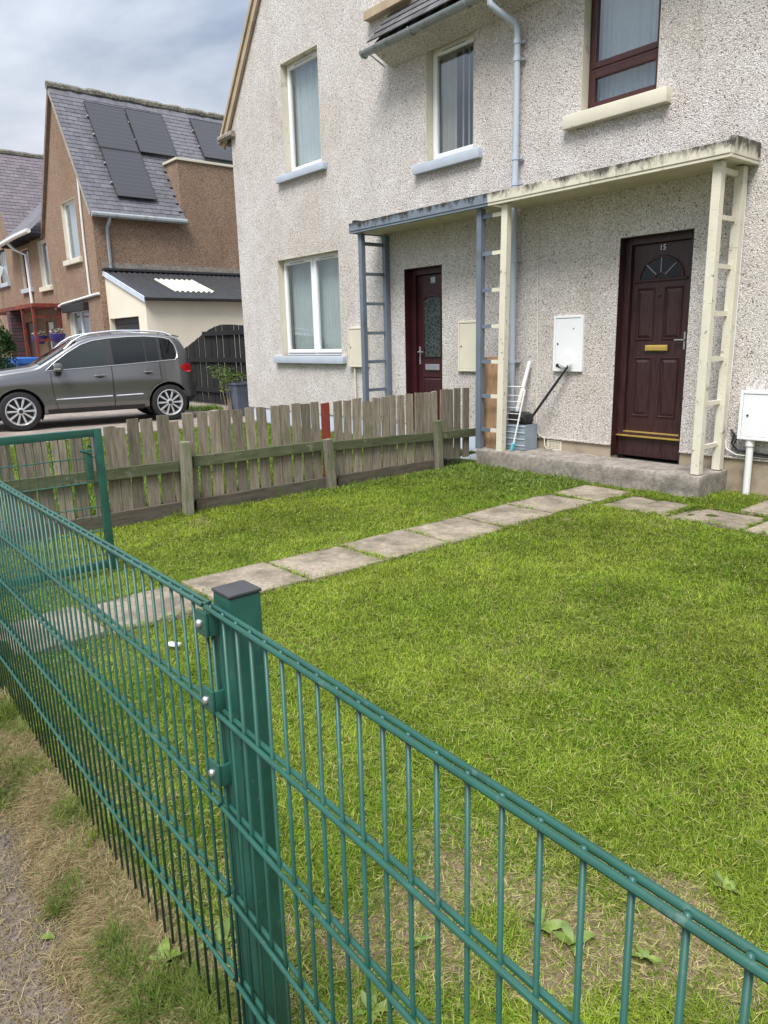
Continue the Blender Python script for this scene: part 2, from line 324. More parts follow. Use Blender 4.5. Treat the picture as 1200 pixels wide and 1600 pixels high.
def dryness(x, y):
    d = .25*(1-sstep(-6.35, -5.2, y+(fbm(x, y, 1.6, 11)-.5)*1.5))
    d = d+.50*sstep(.56, .78, fbm(x, y, 1.1, 21))
    d = d+.35*(sstep(-5.9, -6.3, y))*sstep(-2.6, -1.9, -np.abs(x+1.0)*1.0)
    for (c, r) in BARE: d = d+1.05*np.exp(-((x-c[0])**2+(y-c[1])**2)/(2*(r*.45)**2))
    # raked clippings beside the path and by the picket fence
    d = d+.35*np.exp(-((x+5.7)/.35)**2)*sstep(.45, .7, vnoise(x, y, 1.3, 31))
    d = d+.3*sstep(-5.3, -5.7, y)*sstep(-3.0, -3.5, x)
    return np.clip(d, 0, 1)
def gridsheet(name, x0, x1, y0, y1, step, zf, cf, mat, kind='structure'):
    xs = np.arange(x0, x1+1e-6, step); ys = np.arange(y0, y1+1e-6, step); X, Y = np.meshgrid(xs, ys); Z = zf(X, Y)
    nx, ny = len(xs), len(ys); V = np.stack([X.ravel(), Y.ravel(), Z.ravel()], 1)
    i = np.arange(nx-1)[None, :]+np.arange(ny-1)[:, None]*nx; F = np.stack([i, i+1, i+1+nx, i+nx], -1).reshape(-1, 4)
    me = bpy.data.meshes.new(name); me.from_pydata(V.tolist(), [], F.tolist()); me.materials.append(mat)
    if cf is not None:
        a = me.color_attributes.new('Col', 'FLOAT_COLOR', 'POINT'); c = np.ones((len(V), 4)); c[:, :3] = cf(X.ravel(), Y.ravel()); a.data.foreach_set('color', c.ravel())
    me.polygons.foreach_set('use_smooth', [True]*len(me.polygons))
    o = bpy.data.objects.new(name, me); o['kind'] = kind; return reg(o, Matrix(), None)

# ------------------------------------------------------------------ ground, road side, drive
def lerp(a, b, t): return np.asarray(a)[None, :]*(1-t[:, None])+np.asarray(b)[None, :]*t[:, None]
def soilcol(x, y):
    d = dryness(x, y); c = lerp((.075, .10, .018), (.27, .205, .125), sstep(.45, 1.0, d)); return c*(.8+.4*fbm(x, y, 6, 40))[:, None]
gridsheet('lawn', -6.2, 4.0, -6.50, .0, .05, gz, soilcol, m_soil)
def vergecol(x, y):
    t = fbm(x, y, 3, 51); return lerp((.17, .125, .075), (.26, .20, .13), t)*(.8+.4*fbm(x, y, 14, 52))[:, None]
gridsheet('verge', -14, 4.0, -7.05, -6.495, .05, lambda x, y: gz(x, y)+.012-.13*sstep(-6.54, -6.78, y+(fbm(x, y, 2.5, 61)-.5)*.26), vergecol, m_soil)
pv = mk('pavement', bx(-60, 30, -9.2, -6.60, -.2, -.004), m_asphalt); pv['kind'] = 'structure'
gd = mk('ground', ([(-900, -900, -.06), (900, -900, -.06), (900, 900, -.06), (-900, 900, -.06)], [(0, 1, 2, 3)]), M('far_ground', (.07, .085, .03), .95, .3, .4)); gd['kind'] = 'structure'
rd = mk('road', bx(-120, 60, -15.6, -9.35, -.2, -.05), m_asphalt); rd['kind'] = 'structure'
kb = mk('kerb', bx(-60, 30, -9.34, -9.21, -.2, .0), m_conc); kb['kind'] = 'structure'
DZ = .10                                 # neighbour's level
def nlcol(x, y): return lerp((.05, .065, .016), (.09, .10, .03), fbm(x, y, 1.5, 71))
gridsheet('neighbour_lawn', -11.9, -6.26, -6.4, -.1, .1, lambda x, y: DZ-.02+(fbm(x, y, 2, 70)-.5)*.03, nlcol, m_soil)
dr = mk('driveway', join(bx(-18.1, -11.95, -6.4, 12, -.2, DZ)), m_drive); dr['kind'] = 'structure'
fg = mk('front_garden', bx(-40, -18.15, -6.4, .35, -.2, DZ-.015), m_drive); fg['kind'] = 'structure'

# ------------------------------------------------------------------ the pebbledashed house
house = thing('harled_house', 'white pebbledashed semi-detached house with two porch doors, behind the lawn', 'house', (-8, 4, 0))
XL, XR, YB_ = -12.36, 4.2, 8.2
EAVE = 5.12
def op(l, t, r, b): return (fac(*l)[0], fac(*r)[0], fac(*b)[2], fac(*t)[2])
def FX(x, y): return fac(x, y)[0]
def FZ(x, y): return fac(x, y)[2]
W1 = (FX(437.5, 102), FX(496, 80), FZ(438, 277), FZ(437.5, 101))
W2 = (FX(665, 85), FX(741, 60), FZ(651, 260), FZ(664, 77))
W3 = (FX(910, 100), FX(1030, 80), FZ(886, 184), 4.95)
WL = (FX(434, 420), FX(530, 420), FZ(435, 556), FZ(434, 407))
D1 = (FX(631.5, 440), FX(690.5, 440), .23, FZ(631, 421))
D15 = (FX(969.5, 372.5), FX(1085.5, 357), .215, FZ(1000, 368))
OPEN = [W1, W2, W3, WL, D1, D15]
PL = .34                                  # plinth height
def wallgrid(x0, x1, z0, z1, ops, y=0.0, depth=.16, rev=True):
    xs = sorted({x0, x1, *[o[0] for o in ops], *[o[1] for o in ops]}); zs = sorted({z0, z1, *[o[2] for o in ops], *[o[3] for o in ops]})
    xs = [a for a in xs if x0 <= a <= x1]; zs = [a for a in zs if z0 <= a <= z1]
    V, F = [], []
    def q(*p):
        k = len(V); V.extend(p); F.append((k, k+1, k+2, k+3))
    for i in range(len(xs)-1):
        for j in range(len(zs)-1):
            mx_, mz_ = (xs[i]+xs[i+1])/2, (zs[j]+zs[j+1])/2
            if any(o[0] < mx_ < o[1] and o[2] < mz_ < o[3] for o in ops): continue
            q((xs[i], y, zs[j]), (xs[i+1], y, zs[j]), (xs[i+1], y, zs[j+1]), (xs[i], y, zs[j+1]))
    for a, b, c, d in ops:
        c = max(c, z0)
        q((a, y, c), (a, y, d), (a, y+depth, d), (a, y+depth, c)); q((b, y, c), (b, y+depth, c), (b, y+depth, d), (b, y, d))
        q((a, y, d), (b, y, d), (b, y+depth, d), (a, y+depth, d))
        if c > z0: q((a, y, c), (a, y+depth, c), (b, y+depth, c), (b, y, c))
    return V, F
front = wallgrid(XL, XR, PL, EAVE, OPEN)
def rakeL(x): return 5.06+1.333*(x+12.60)
apx = -10.02; apz = rakeL(apx)
def gableband(x0, x1, z0, z1, o, fl, fr, y):         # strip of a gable between z0 and z1 around one opening
    a, b, d = o[0], o[1], o[3]
    V = [(x0, y, z0), (a, y, z0), (a, y, z1), (fl(z1), y, z1), (b, y, z0), (x1, y, z0), (fr(z1), y, z1), (b, y, z1), (a, y, d), (b, y, d)]
    return V, [(0, 1, 8, 2, 3), (4, 5, 6, 7, 9), (8, 9, 7, 2)]
ZG = 5.74; glf = lambda z: XL if z < rakeL(XL)-.12 else (z+.12-5.06)/1.333-12.60
gable = join(gableband(XL, -7.98, EAVE, ZG, W1, glf, lambda z: -7.98, 0), ([(glf(ZG), 0, ZG), (-7.98, 0, ZG), (apx, 0, apz-.12)], [(0, 1, 2)]))
sides = ([(XL, 0, PL), (XL, YB_, PL), (XL, YB_, EAVE+.2), (XL, 0, rakeL(XL)-.12), (XR, 0, PL), (XR, YB_, PL), (XR, YB_, EAVE), (XR, 0, EAVE), (-7.98, 0, EAVE-.4), (-7.98, 3, EAVE-.4), (-7.98, 3, 5.72), (-7.98, 0, 5.72)], [(0, 1, 2, 3), (4, 5, 6, 7), (8, 9, 10, 11)])
wall = mk('wall', join(front, gable, sides), m_harl, house)
mk('room_shade_sheet', ([(XL+.05, .62, .1), (XR-.05, .62, .1), (XR-.05, .62, EAVE), (XL+.05, .62, EAVE)], [(0, 1, 2, 3)]), m_dark, house)  # dark backing sheet close behind the openings: room shade painted as colour
# plinths: pale blue on the far house, beige on the near one
xm = FX(797, 600)
def plinth(a, b, mat):
    mk('plinth', bx(a, b, .014, .3, -.1, PL-.002), mat, house)
plinth(XL+.012, D1[0]-.01, m_plblue); plinth(D1[1]+.01, xm, m_plblue)
plinth(xm+.002, D15[0], m_plinth); plinth(D15[1], XR, m_plinth)
# drip lip where the dash stops
for a, b in ((xm, D15[0]-.003), (D15[1]+.003, XR)): mk('render_stop', bx(a, b, -.012, .02, PL-.012, PL+.006, .003), m_harl, house)
# roofs
def slates(parent, mat, O, A, U, na, nu, sw, ex, cap=300, used=[0], keep=None, name='slate', order=None):
    A = Vector(A).normalized(); U = Vector(U).normalized(); Nn = A.cross(U)
    if Nn.z < 0: Nn = -Nn
    th = .014; me = bpy.data.meshes.new('slate')
    v, f = bx(-sw*.5+.004, sw*.5-.004, -.02, ex*1.55, 0, th); me.from_pydata(v, [], f); me.materials.append(mat)
    mh = bpy.data.meshes.new('half_slate'); vh, fh = bx(-sw*.25+.004, sw*.25-.004, -.02, ex*1.55, 0, th); mh.from_pydata(vh, [], fh); mh.materials.append(mat)
    jb = []; spots = []
    for r in range(nu):
        for k in range(-1, na+1):
            a = (k+(.5 if r % 2 else 0))*sw
            if r % 2 and k == -1:
                spots.append((Vector(O)+A*(-sw*.25)+U*(r*ex), -1)); continue
            if a < -.01 or a > na*sw+.01: continue
            p = Vector(O)+A*a+U*(r*ex)
            if keep and not keep(p): continue
            spots.append((p, r))
    if order: spots.sort(key=order)
    for p, r in spots:
        tilt = .075+random.uniform(-.01, .012); U2 = (U*math.cos(tilt)-Nn*math.sin(tilt)); N2 = (Nn*math.cos(tilt)+U*math.sin(tilt))
        rr = random.uniform(-.012, .012); A2 = (A+U2*rr).normalized(); U3 = N2.cross(A2)
        if U3.dot(U) < 0: U3 = -U3
        q = p+Nn*(.028)
        Mx = Matrix(((A2.x, U3.x, N2.x, q.x), (A2.y, U3.y, N2.y, q.y), (A2.z, U3.z, N2.z, q.z), (0, 0, 0, 1)))
        if cap > 0: inst(name, mh if r < 0 else me, Mx, parent); cap -= 1
        else: jb.append(xf((vh, fh) if r < 0 else (v, f), Mx))
    if jb: mk('slates', join(*jb), mat, parent, kind='stuff')
PIT = 1.05
roof = mk('roof', join(([(-7.98, -.34, EAVE+.06), (XR+.1, -.34, EAVE+.06), (XR+.1, 4.1, EAVE+.06+4.44*PIT), (-7.98, 4.1, EAVE+.06+4.44*PIT), (XR+.1, 8.5, EAVE+.06), (XL, 8.5, EAVE+.06), (XL, 4.1, EAVE+.06+4.44*PIT)], [(0, 1, 2, 3), (6, 2, 4, 5)]),
    ([(XL-.30, -.06, rakeL(XL-.30)), (apx, -.06, apz), (apx, 4.5, apz), (XL-.30, 4.5, rakeL(XL-.30)), (-7.72, -.06, 5.76), (-7.72, 1.4, 5.76)], [(0, 1, 2, 3), (1, 4, 5, 2)])), M('roofing_felt', (.05, .05, .052), .9), house)
slates(roof, m_slate, (-7.92, -.36, EAVE+.07), (1, 0, 0), (0, 1, PIT), 17, 5, .26, .17, name='slate')
mk('soffit', bx(-8.05, XR, -.30, -.004, EAVE-.02, EAVE+.03), m_soffit, house)
mk('eave_corbel', prism([(-.004, EAVE-.14), (-.30, EAVE-.022), (-.004, EAVE-.022)], 'x', -8.03, XR), m_harl, house)
# kneeler (boxed foot of the gable verge) with slates and lead above
mk('gable_kneeler', join(bx(-8.46, -7.62, -.11, -.004, 5.635, 5.745, .006), bx(-8.0, -7.62, -.004, 1.2, 5.60, 5.745, .006)), m_barge, house)
slates(house, m_slate, (-7.60, -.06, 5.78), (0, 1, 0), (-1, 0, 1.333), 5, 3, .24, .15, name='verge_slate')
mk('lead_flashing', beam((-7.93, .05, 5.30), (-7.93, .55, 5.86), .20, .012, (1, 0, .25)), m_steel, house)
# left verge: barge board and slate edge
mk('barge_board', beam((XL-.27, -.035, rakeL(XL-.27)-.10), (apx, -.035, apz-.10), .15, .05, (-1, 0, .75)), m_barge, house)
mk('verge_strip', beam((XL-.30, -.065, rakeL(XL-.30)-.005), (apx, -.065, apz-.005), .05, .05, (-1, 0, .75)), m_barge, house)
slates(house, m_slate, (XL-.30, .06, rakeL(XL-.30)-.01), (0, 1, 0), (1, 0, 1.333), 1, 24, .26, .155, name='verge_slate')
mk('gutter_stub', tube([(XL-.24, -.12, 5.02), (XL-.24, 1.2, 5.02)], .06, 10), m_conc, house, True)
mk('gutter_corbel', join(tube([(XL-.26, -.09, 5.03), (XL+.16, -.05, 5.06)], .055, 8)), m_conc, house, True)
# gutter along the eave
gy, gzv = -.355, EAVE+.015
prof = [(.062*math.cos(a), .062*math.sin(a)) for a in np.linspace(math.pi, 2*math.pi, 9)]
gv = []
for xg in (-8.2, XR):
    for dy, dz in prof: gv.append((xg, gy+dy, gzv+dz))
    for dy, dz in prof[::-1]: gv.append((xg, gy+dy*.9, gzv+dz*.9))
n_ = 18; gf = [tuple(range(n_)), tuple(range(2*n_-1, n_-1, -1))]+[(i, (i+1) % n_, n_+(i+1) % n_, n_+i) for i in range(n_)]
gut = mk('gutter', (gv, gf), m_grpipe, house, True)
for i in range(13):
    xg = -8.17+i*.92
    if xg < XR: mk('gutter_bracket', join(tube([(xg, gy+.07*math.cos(a), gzv+.07*math.sin(a)) for a in np.linspace(math.pi*.98, 2*math.pi*1.02, 9)], .010, 6), beam((xg, -.28, gzv+.005), (xg, -.01, gzv-.10), .02, .008)), m_grpipe, gut, True)
# downpipe
xd = fac(806, 200, -.09)[0]
dp = mk('downpipe', tube([(xd-.16, gy, gzv-.06), (xd-.16, gy, gzv-.14), (xd-.10, gy+.06, gzv-.21), (xd-.02, -.12, gzv-.30), (xd, -.09, gzv-.38), (xd, -.09, 3.0), (xd, -.09, .26)], .036, 12), m_bluepipe, house, True)
for zc in (4.62, 4.45, 3.45, 3.18, 2.35, 1.2): mk('pipe_collar', join(tube([(xd, -.09, zc), (xd, -.09, zc+.05)], .042, 12), bx(xd-.06, xd+.06, -.05, -.012, zc+.012, zc+.03)), m_bluepipe, dp, True)

# windows
def pleats(x0, x1, z0, z1, y, n, amp):
    m = n*8; V, F = [], []
    for i in range(m+1):
        t = i/m; x = x0+(x1-x0)*t; yy = y+amp*math.sin(t*n*2*math.pi)+amp*.5*math.sin(t*n*3.7+1)
        V += [(x, yy, z0), (x, yy*1.0, z1)]
    for i in range(m): F.append((2*i, 2*i+2, 2*i+3, 2*i+1))
    return V, F
def sill(par, o, mat, p0, p1, zt, zb, proj=.075):
    mk('sill', join(bx(p0, p1, -proj, .13, zb, zt, .012)), mat, par, True)
def reveal(par, o, d, mat):
    a, b, c, dd = o
    mk('reveal_lining', join(bx(a-.0, a+.004, -.004, d, c, dd), bx(b-.004, b, -.004, d, c, dd), bx(a+.004, b-.004, -.004, d, dd-.004, dd)), mat, par)
FY = .115
def frame_win(label, o, mat, lights, vents=True):
    a, b, c, d = o
    fr = mk('window', ring(a+.005, b-.005, c+.004, d-.005, .035, .035, .045, .035, FY, FY+.06), mat, house)
    for (x0, x1, z0, z1) in lights:
        mk('sash', ring(x0, x1, z0, z1, .055, .055, .06, .055, FY-.014, FY+.04, .008), mat, fr)
        mk('pane', bx(x0+.05, x1-.05, FY+.012, FY+.018, z0+.05, z1-.05), m_glass, fr)
        if vents: mk('trickle_vent', join(bx(x0+(x1-x0)*.2, x1-(x1-x0)*.2, FY-.028, FY-.0142, z1-.042, z1-.018, .004)), mat, fr); mk('vent_slot', bx(x0+(x1-x0)*.24, x1-(x1-x0)*.24, FY-.030, FY-.0282, z1-.034, z1-.026), m_black, fr)
    return fr
a, b, c, d = W1; w1 = frame_win('', W1, m_upvc, [(a+.035, b-.035, c+.045, d-.035)])
reveal(w1, W1, FY, m_cream); sill(w1, W1, m_sillb, FX(436.4, 285), FX(511, 262), c, c-.105)
mk('curtain', pleats(a+.02, b-.02, c+.05, d, FY+.12, 9, .014), m_blind, w1, True)
a, b, c, d = W2; w2 = frame_win('', W2, m_upvc, [(a+.035, b-.035, c+.045, d-.035)])
reveal(w2, W2, FY, m_cream); sill(w2, W2, m_sillb, FX(651, 270), FX(754, 240), c, c-.115)
mk('curtain', pleats(a+.02, a+(b-a)*.36, c+.05, d, FY+.14, 4, .02), m_blind2, w2, True)
for t in (.46, .58, .67, .80): mk('curtain_strip', pleats(a+(b-a)*t, a+(b-a)*(t+.045), c+.05, d, FY+.15, 1, .01), m_blind2, w2, True)
a, b, c, d = W3; zt_ = c+.40
w3 = frame_win('', W3, m_mahog, [(a+.035, b-.035, zt_+.02, d-.035), (a+.035, b-.035, c+.045, zt_-.02)], False)
mk('transom', bx(a+.035, b-.035, FY-.006, FY+.05, zt_-.02, zt_+.02, .006), m_mahog, w3)
reveal(w3, W3, FY, m_cream); sill(w3, W3, m_cream, FX(886, 198), FX(1049, 152), c, c-.135, .09)
mk('net_curtain', pleats(a+.03, a+(b-a)*.86, c+.05, d, FY+.12, 12, .008), m_net, w3, True)
a, b, c, d = WL; xm_ = a+(b-a)*.52
wl = frame_win('', WL, m_upvc, [(a+.035, xm_-.018, c+.045, d-.035), (xm_+.018, b-.035, c+.045, d-.035)])
mk('mullion', bx(xm_-.02, xm_+.02, FY-.005, FY+.05, c+.045, d-.035, .006), m_upvc, wl)
reveal(wl, WL, FY, m_cream); sill(wl, WL, m_sillb, FX(433.5, 565), FX(542, 566), c, c-.12)
mk('vertical_blind', pleats(a+.03, b-.03, c+.06, d, FY+.14, 20, .008), m_blind, wl, True)

# doors
def text(name, s, size, M_, mat, parent, ext=.004):
    cu = bpy.data.curves.new(name, 'FONT'); cu.body = s; cu.size = size; cu.extrude = ext; cu.align_x = 'CENTER'; cu.align_y = 'CENTER'
    t = bpy.data.objects.new(name, cu); COL.objects.link(t); bpy.context.view_layer.update()
    me = bpy.data.meshes.new_from_object(t); bpy.data.objects.remove(t); me.materials.clear(); me.materials.append(mat)
    return inst(name, me, M_, parent)
RX = Matrix.Rotation(math.pi/2, 4, 'X')
def panel(x0, x1, z0, z1, y, mat, parent):       # raised-and-fielded panel, moulding + sloped field
    b0, b1 = .022, .052
    V = [(x0, y, z0), (x1, y, z0), (x1, y, z1), (x0, y, z1), (x0+.010, y-.012, z0+.010), (x1-.010, y-.012, z0+.010), (x1-.010, y-.012, z1-.010), (x0+.010, y-.012, z1-.010),
         (x0+b0, y+.003, z0+b0), (x1-b0, y+.003, z0+b0), (x1-b0, y+.003, z1-b0), (x0+b0, y+.003, z1-b0), (x0+b1, y-.013, z0+b1), (x1-b1, y-.013, z0+b1), (x1-b1, y-.013, z1-b1), (x0+b1, y-.013, z1-b1)]
    F = [(12, 13, 14, 15)]
    for r in range(3):
        for k in range(4): F.append((r*4+k, r*4+(k+1) % 4, r*4+4+(k+1) % 4, r*4+4+k))
    return mk('raised_panel', (V, F), mat, parent)
a, b, c, d = D15; DY = .15
dz0, dz1 = c+.27, d-.075
door = mk('door', join(ring(a+.004, b-.004, c+.23, d-.004, .07, .07, .03, .07, DY-.05, DY+.04, .006)), m_maroonwood, house)
lx0, lx1 = a+.078, b-.078
mk('leaf', bx(lx0, lx1, DY-.006, DY+.04, dz0, dz1, .006), m_maroonwood, door)
mk('reveal_board', join(bx(a+.001, a+.006, .002, DY+.05, c+.002, d-.004), bx(b-.006, b-.001, .002, DY+.05, c+.002, d-.004), bx(a+.006, b-.006, .002, DY+.05, d-.008, d-.003)), m_maroonwood, door)
mk('base_panel', bx(a+.01, b-.01, DY-.035, DY+.04, c+.002, c+.215, .006), m_maroonwood, door)
mk('threshold', join(bx(a+.012, b-.012, DY-.075, DY+.03, c+.216, c+.232, .003), bx(lx0-.02, lx1+.02, DY-.035, DY, c+.240, c+.272, .004)), m_gold, door)
cx_, wd = (lx0+lx1)/2, lx1-lx0
H = dz1-dz0
for s in (-1, 1):
    p0, p1 = (cx_-wd*.40, cx_-wd*.075) if s < 0 else (cx_+wd*.075, cx_+wd*.40)
    panel(p0, p1, dz0+H*.085, dz0+H*.41, DY-.007, m_maroonwood, door); panel(p0, p1, dz0+H*.50, dz0+H*.775, DY-.007, m_maroonwood, door)
mk('letterbox', join(bx(cx_-.125, cx_+.125, DY-.028, DY-.006, dz0+H*.443, dz0+H*.475, .006), bx(cx_-.11, cx_+.11, DY-.034, DY-.027, dz0+H*.447, dz0+H*.468, .004)), m_gold, door)
mk('spyhole', lathe([(.016, 0), (.016, .012), (.008, .016)], Matrix.Translation((cx_-.005, DY-.006, dz0+H*.735)) @ Matrix.Rotation(math.pi/2, 4, 'X'), 14), m_black, door)
mk('handle', join(bx(lx1-.030, lx1-.004, DY-.016, DY-.005, dz0+H*.45, dz0+H*.54, .006), beam((lx1-.017, DY-.045, dz0+H*.50), (lx1-.115, DY-.045, dz0+H*.50), .013, .013, bev=.004), beam((lx1-.017, DY-.045, dz0+H*.5), (lx1-.017, DY-.01, dz0+H*.5), .014, .014)), m_steel, door)
fz = dz0+H*.815; fr_ = wd*.375
arc = [(cx_+fr_*math.cos(t), DY-.012, fz+fr_*math.sin(t)*.92) for t in np.linspace(0, math.pi, 25)]
mk('fanlight_pane', ([(x, y+.003, z) for x, y, z in arc], [tuple(range(25))]), m_glassd, door)
mk('fanlight_surround', join(tube(arc, .014, 8), tube([(cx_-fr_-.05, DY-.012, fz-.005), (cx_+fr_+.05, DY-.012, fz-.005)], .016, 8), tube([(cx_+fr_*.28*math.cos(t), DY-.012, fz+fr_*.27*math.sin(t)) for t in np.linspace(0, math.pi, 13)], .009, 6)), m_maroonwood, door, True)
for t in (math.pi*.25, math.pi*.5, math.pi*.75):
    mk('glazing_bar', tube([(cx_+fr_*.28*math.cos(t), DY-.014, fz+fr_*.27*math.sin(t)), (cx_+fr_*.97*math.cos(t), DY-.014, fz+fr_*.9*math.sin(t))], .006, 6), m_grpipe, door)
text('door_number', '15', .075, Matrix.Translation((cx_+.005, DY-.012, dz1-.05)) @ RX, m_steel, door)
# far door, number 13
a, b, c, d = D1; DY1 = .17
door1 = mk('door', ring(a+.004, b-.004, c+.02, d-.004, .085, .07, .03, .08, DY1-.05, DY1+.04, .006), m_maroon, house)
lx0, lx1 = a+.093, b-.078; dz0, dz1 = c+.06, d-.09; cx1 = (lx0+lx1)/2+.03; H = dz1-dz0
mk('leaf', bx(lx0, lx1, DY1-.006, DY1+.04, dz0, dz1, .006), m_maroon, door1)
mk('reveal_board', join(bx(a+.001, a+.006, .002, DY1, c+.002, d-.004), bx(b-.006, b-.001, .002, DY1, c+.002, d-.004), bx(a+.006, b-.006, .002, DY1, d-.008, d-.003)), m_maroon, door1)
gx0, gx1, gz0, gz1 = lx0+.13, lx1-.10, dz0+H*.47, dz0+H*.84
arch = [(gx0, gz0), (gx1, gz0), (gx1, gz1)]+[((gx0+gx1)/2+(gx1-gx0)/2*math.cos(t), gz1+.05*math.sin(t)) for t in np.linspace(0.15, math.pi-.15, 9)]+[(gx0, gz1)]
m_obs, _t, _N, _L, _B = newmat('leaded_obscure_glass'); _v = coords(_N, _L, (1, 1, 1)); _vo = _N.new('ShaderNodeTexVoronoi'); _vo.feature = 'DISTANCE_TO_EDGE'; _vo.inputs['Scale'].default_value = 16; _L.new(_v, _vo.inputs['Vector'])
_L.new(mixc(_N, _L, ramp(_N, _L, _vo.outputs['Distance'], .03, .08), (.085, .10, .098), (.026, .036, .036)), _B.inputs['Base Color']); _B.inputs['Roughness'].default_value = .12; bump(_N, _L, _B, _vo.outputs['Distance'], .4, .01)
mk('glazed_panel', ([(x, DY1-.011, z) for x, z in arch], [tuple(range(len(arch)))]), m_obs, door1)
mk('glazing_surround', tube([(x, DY1-.010, z) for x, z in arch], .014, 8, closed=True), m_maroon, door1, True)
mk('letterbox', bx(gx0+.03, gx1-.03, DY1-.026, DY1-.006, dz0+H*.385, dz0+H*.425, .006), m_steel, door1)
panel(lx0+.09, lx1-.07, dz0+.08, dz0+H*.345, DY1-.007, m_maroon, door1)
mk('handle', join(bx(lx0+.030, lx0+.062, DY1-.022, DY1-.005, dz0+H*.42, dz0+H*.54, .008), beam((lx0+.046, DY1-.055, dz0+H*.505), (lx0+.15, DY1-.055, dz0+H*.505), .02, .02, bev=.006), beam((lx0+.046, DY1-.055, dz0+H*.505), (lx0+.046, DY1-.01, dz0+H*.505), .02, .02)), m_steel, door1)
mk('number_plate', bx(cx1-.045, cx1+.045, DY1-.012, DY1-.005, dz1-.115, dz1-.03, .003), m_grpipe, door1)
text('door_number', '13', .075, Matrix.Translation((cx1, DY1-.013, dz1-.072)) @ RX, m_upvc, door1, .002)

# canopies and their ladder trellises
CY = -.56; cb = 2.925
xc0, xc1, xc2 = fac(545, 362, CY)[0], fac(761, 316, CY)[0], fac(1141, 241, CY)[0]
def canopy(x0, x1, mat, last):
    f = mk('canopy', join(bx(x0, x1, CY, CY+.06, cb+.028, cb+.132, .006), bx(x0+.0, x1, CY+.008, CY+.05, cb, cb+.0265, .003)), mat, house)
    mk('canopy_slab', bx(x0+.03, x1-.03, CY+.062, -.003, cb+.012, cb+.11), m_soffit, f)
    for xx, s in (((x0, 1),) if not last else ((x1, -1),)):
        mk('end_fascia', join(bx(xx, xx+s*.055, CY+.062, -.004, cb+.03, cb+.178, .006), bx(xx+s*.004, xx+s*.05, CY+.062, -.004, cb+.002, cb+.0275, .003)), mat, f)
    mk('roofing_cover', bx(x0+.03, x1-.03, CY+.062, -.002, cb+.112, cb+.128), M('mossy_felt', (.06, .058, .045), .95, .4, 20, bmp=.8), f)
    return f
canopy(xc0, xc1-.002, m_bluefas, False); canopy(xc1+.002, xc2, m_creamfas, True)
def post(par, x, y, z0, z1, mat, s=.075, lean=0): return mk('post', beam((x, y, z0), (x+lean, y, z1), s, s, (1, 0, 0), .004), mat, par)
def ladder(name, x, y0, y1, z0, z1, zs, mat, s=.07):
    f = mk(name, beam((x, y0, z0), (x, y0, z1), s, s, (1, 0, 0), .005), mat, house)
    mk('post', beam((x+.02, y1, z0), (x+.02, y1, z1), s, s, (1, 0, 0), .005), mat, f)
    for z in zs: mk('rung', bx(x-.016, x+.016, y0+s/2, y1-s/2, z-.02+random.uniform(-.006, .006), z+.02), mat, f)
xl_ = fac(567, 450, CY+.10)[0]
ladder('trellis', xl_, CY+.10, -.055, .12, cb-.002, [cb-.13-.395*i for i in range(7)], m_blue)
xr_ = fac(1106, 480, CY+.10)[0]
ladder('trellis', xr_, CY+.12, -.075, .215, cb-.002, [cb-.06]+[cb-.44-.405*i for i in range(6)], m_creamold, .08)
xa, xb_ = fac(751, 450, CY+.10)[0], fac(789, 450, CY+.10)[0]
tm = mk('trellis', beam((xa, CY+.10, .20), (xa, CY+.10, cb-.002), .07, .08, (1, 0, 0), .005), m_blue, house)
mk('cream_post', beam((xb_-.03, CY+.10, .20), (xb_+.01, CY+.10, cb-.002), .085, .08, (1, 0, 0), .005), m_creamold, tm)
xh = (xa+xb_)/2
for i in range(7):
    z = cb-.09-.40*i
    mk('blue_rung', bx(xa+.036, xh, CY+.085, CY+.115, z-.021, z+.021), m_blue, tm); mk('cream_rung', bx(xh+.0005, xb_-.045, CY+.0853, CY+.1147, z-.0207, z+.0207), m_creamold, tm)

# vent in the plinth, cables
vx, vz = FX(866, 680), .255
vent = mk('air_brick', ring(vx-.10, vx+.10, vz-.06, vz+.06, .012, .012, .012, .012, .002, .02, .002), m_creamold, house)
mk('vent_grid', join(*[bx(vx-.088, vx+.088, .006, .016, vz-.048+i*.019, vz-.042+i*.019) for i in range(6)], *[bx(vx-.088+i*.0205, vx-.082+i*.0205, .0055, .0165, vz-.048, vz+.048) for i in range(9)]), m_creamold, vent)
mk('cable', tube([(vx-.02, 0, vz-.03), (vx-.08, -.02, vz-.05), (vx-.12, -.02, vz-.01), (vx-.13, -.018, vz+.08), (vx-.2, -.018, vz+.10), (FX(840, 660), -.014, vz+.15), (FX(842, 400), -.014, 2.3), (FX(843, 330), -.014, 2.92)], .006, 6), m_creamold, house, True)
xk = FX(1150, 500)
mk('cable', tube([(xr_+.02, -.10, cb-.03), (xk-.06, -.04, cb-.05), (xk+.0, -.02, cb-.15), (xk+.01, -.02, 1.5), (xk, -.02, .55), (xk+.02, -.025, .42), (xk+.12, -.03, .37), (xk+.5, -.02, .36), (xk+1.6, -.02, .35)], .007, 6), m_whpipe, house, True)
mk('cable', tube([(xk+.05, -.02, .60), (xk+.09, -.035, .56), (xk+.07, -.03, .47), (xk+.13, -.02, .41), (xk+.4, -.025, .395), (xk+1.6, -.02, .39)], .011, 6), m_black, house, True)
mk('cable', tube([(xk+.08, -.015, .57), (xk+.12, -.04, .52), (xk+.08, -.035, .42), (xk+.3, -.03, .375), (xk+1.6, -.03, .37)], .008, 6), m_black, house, True)

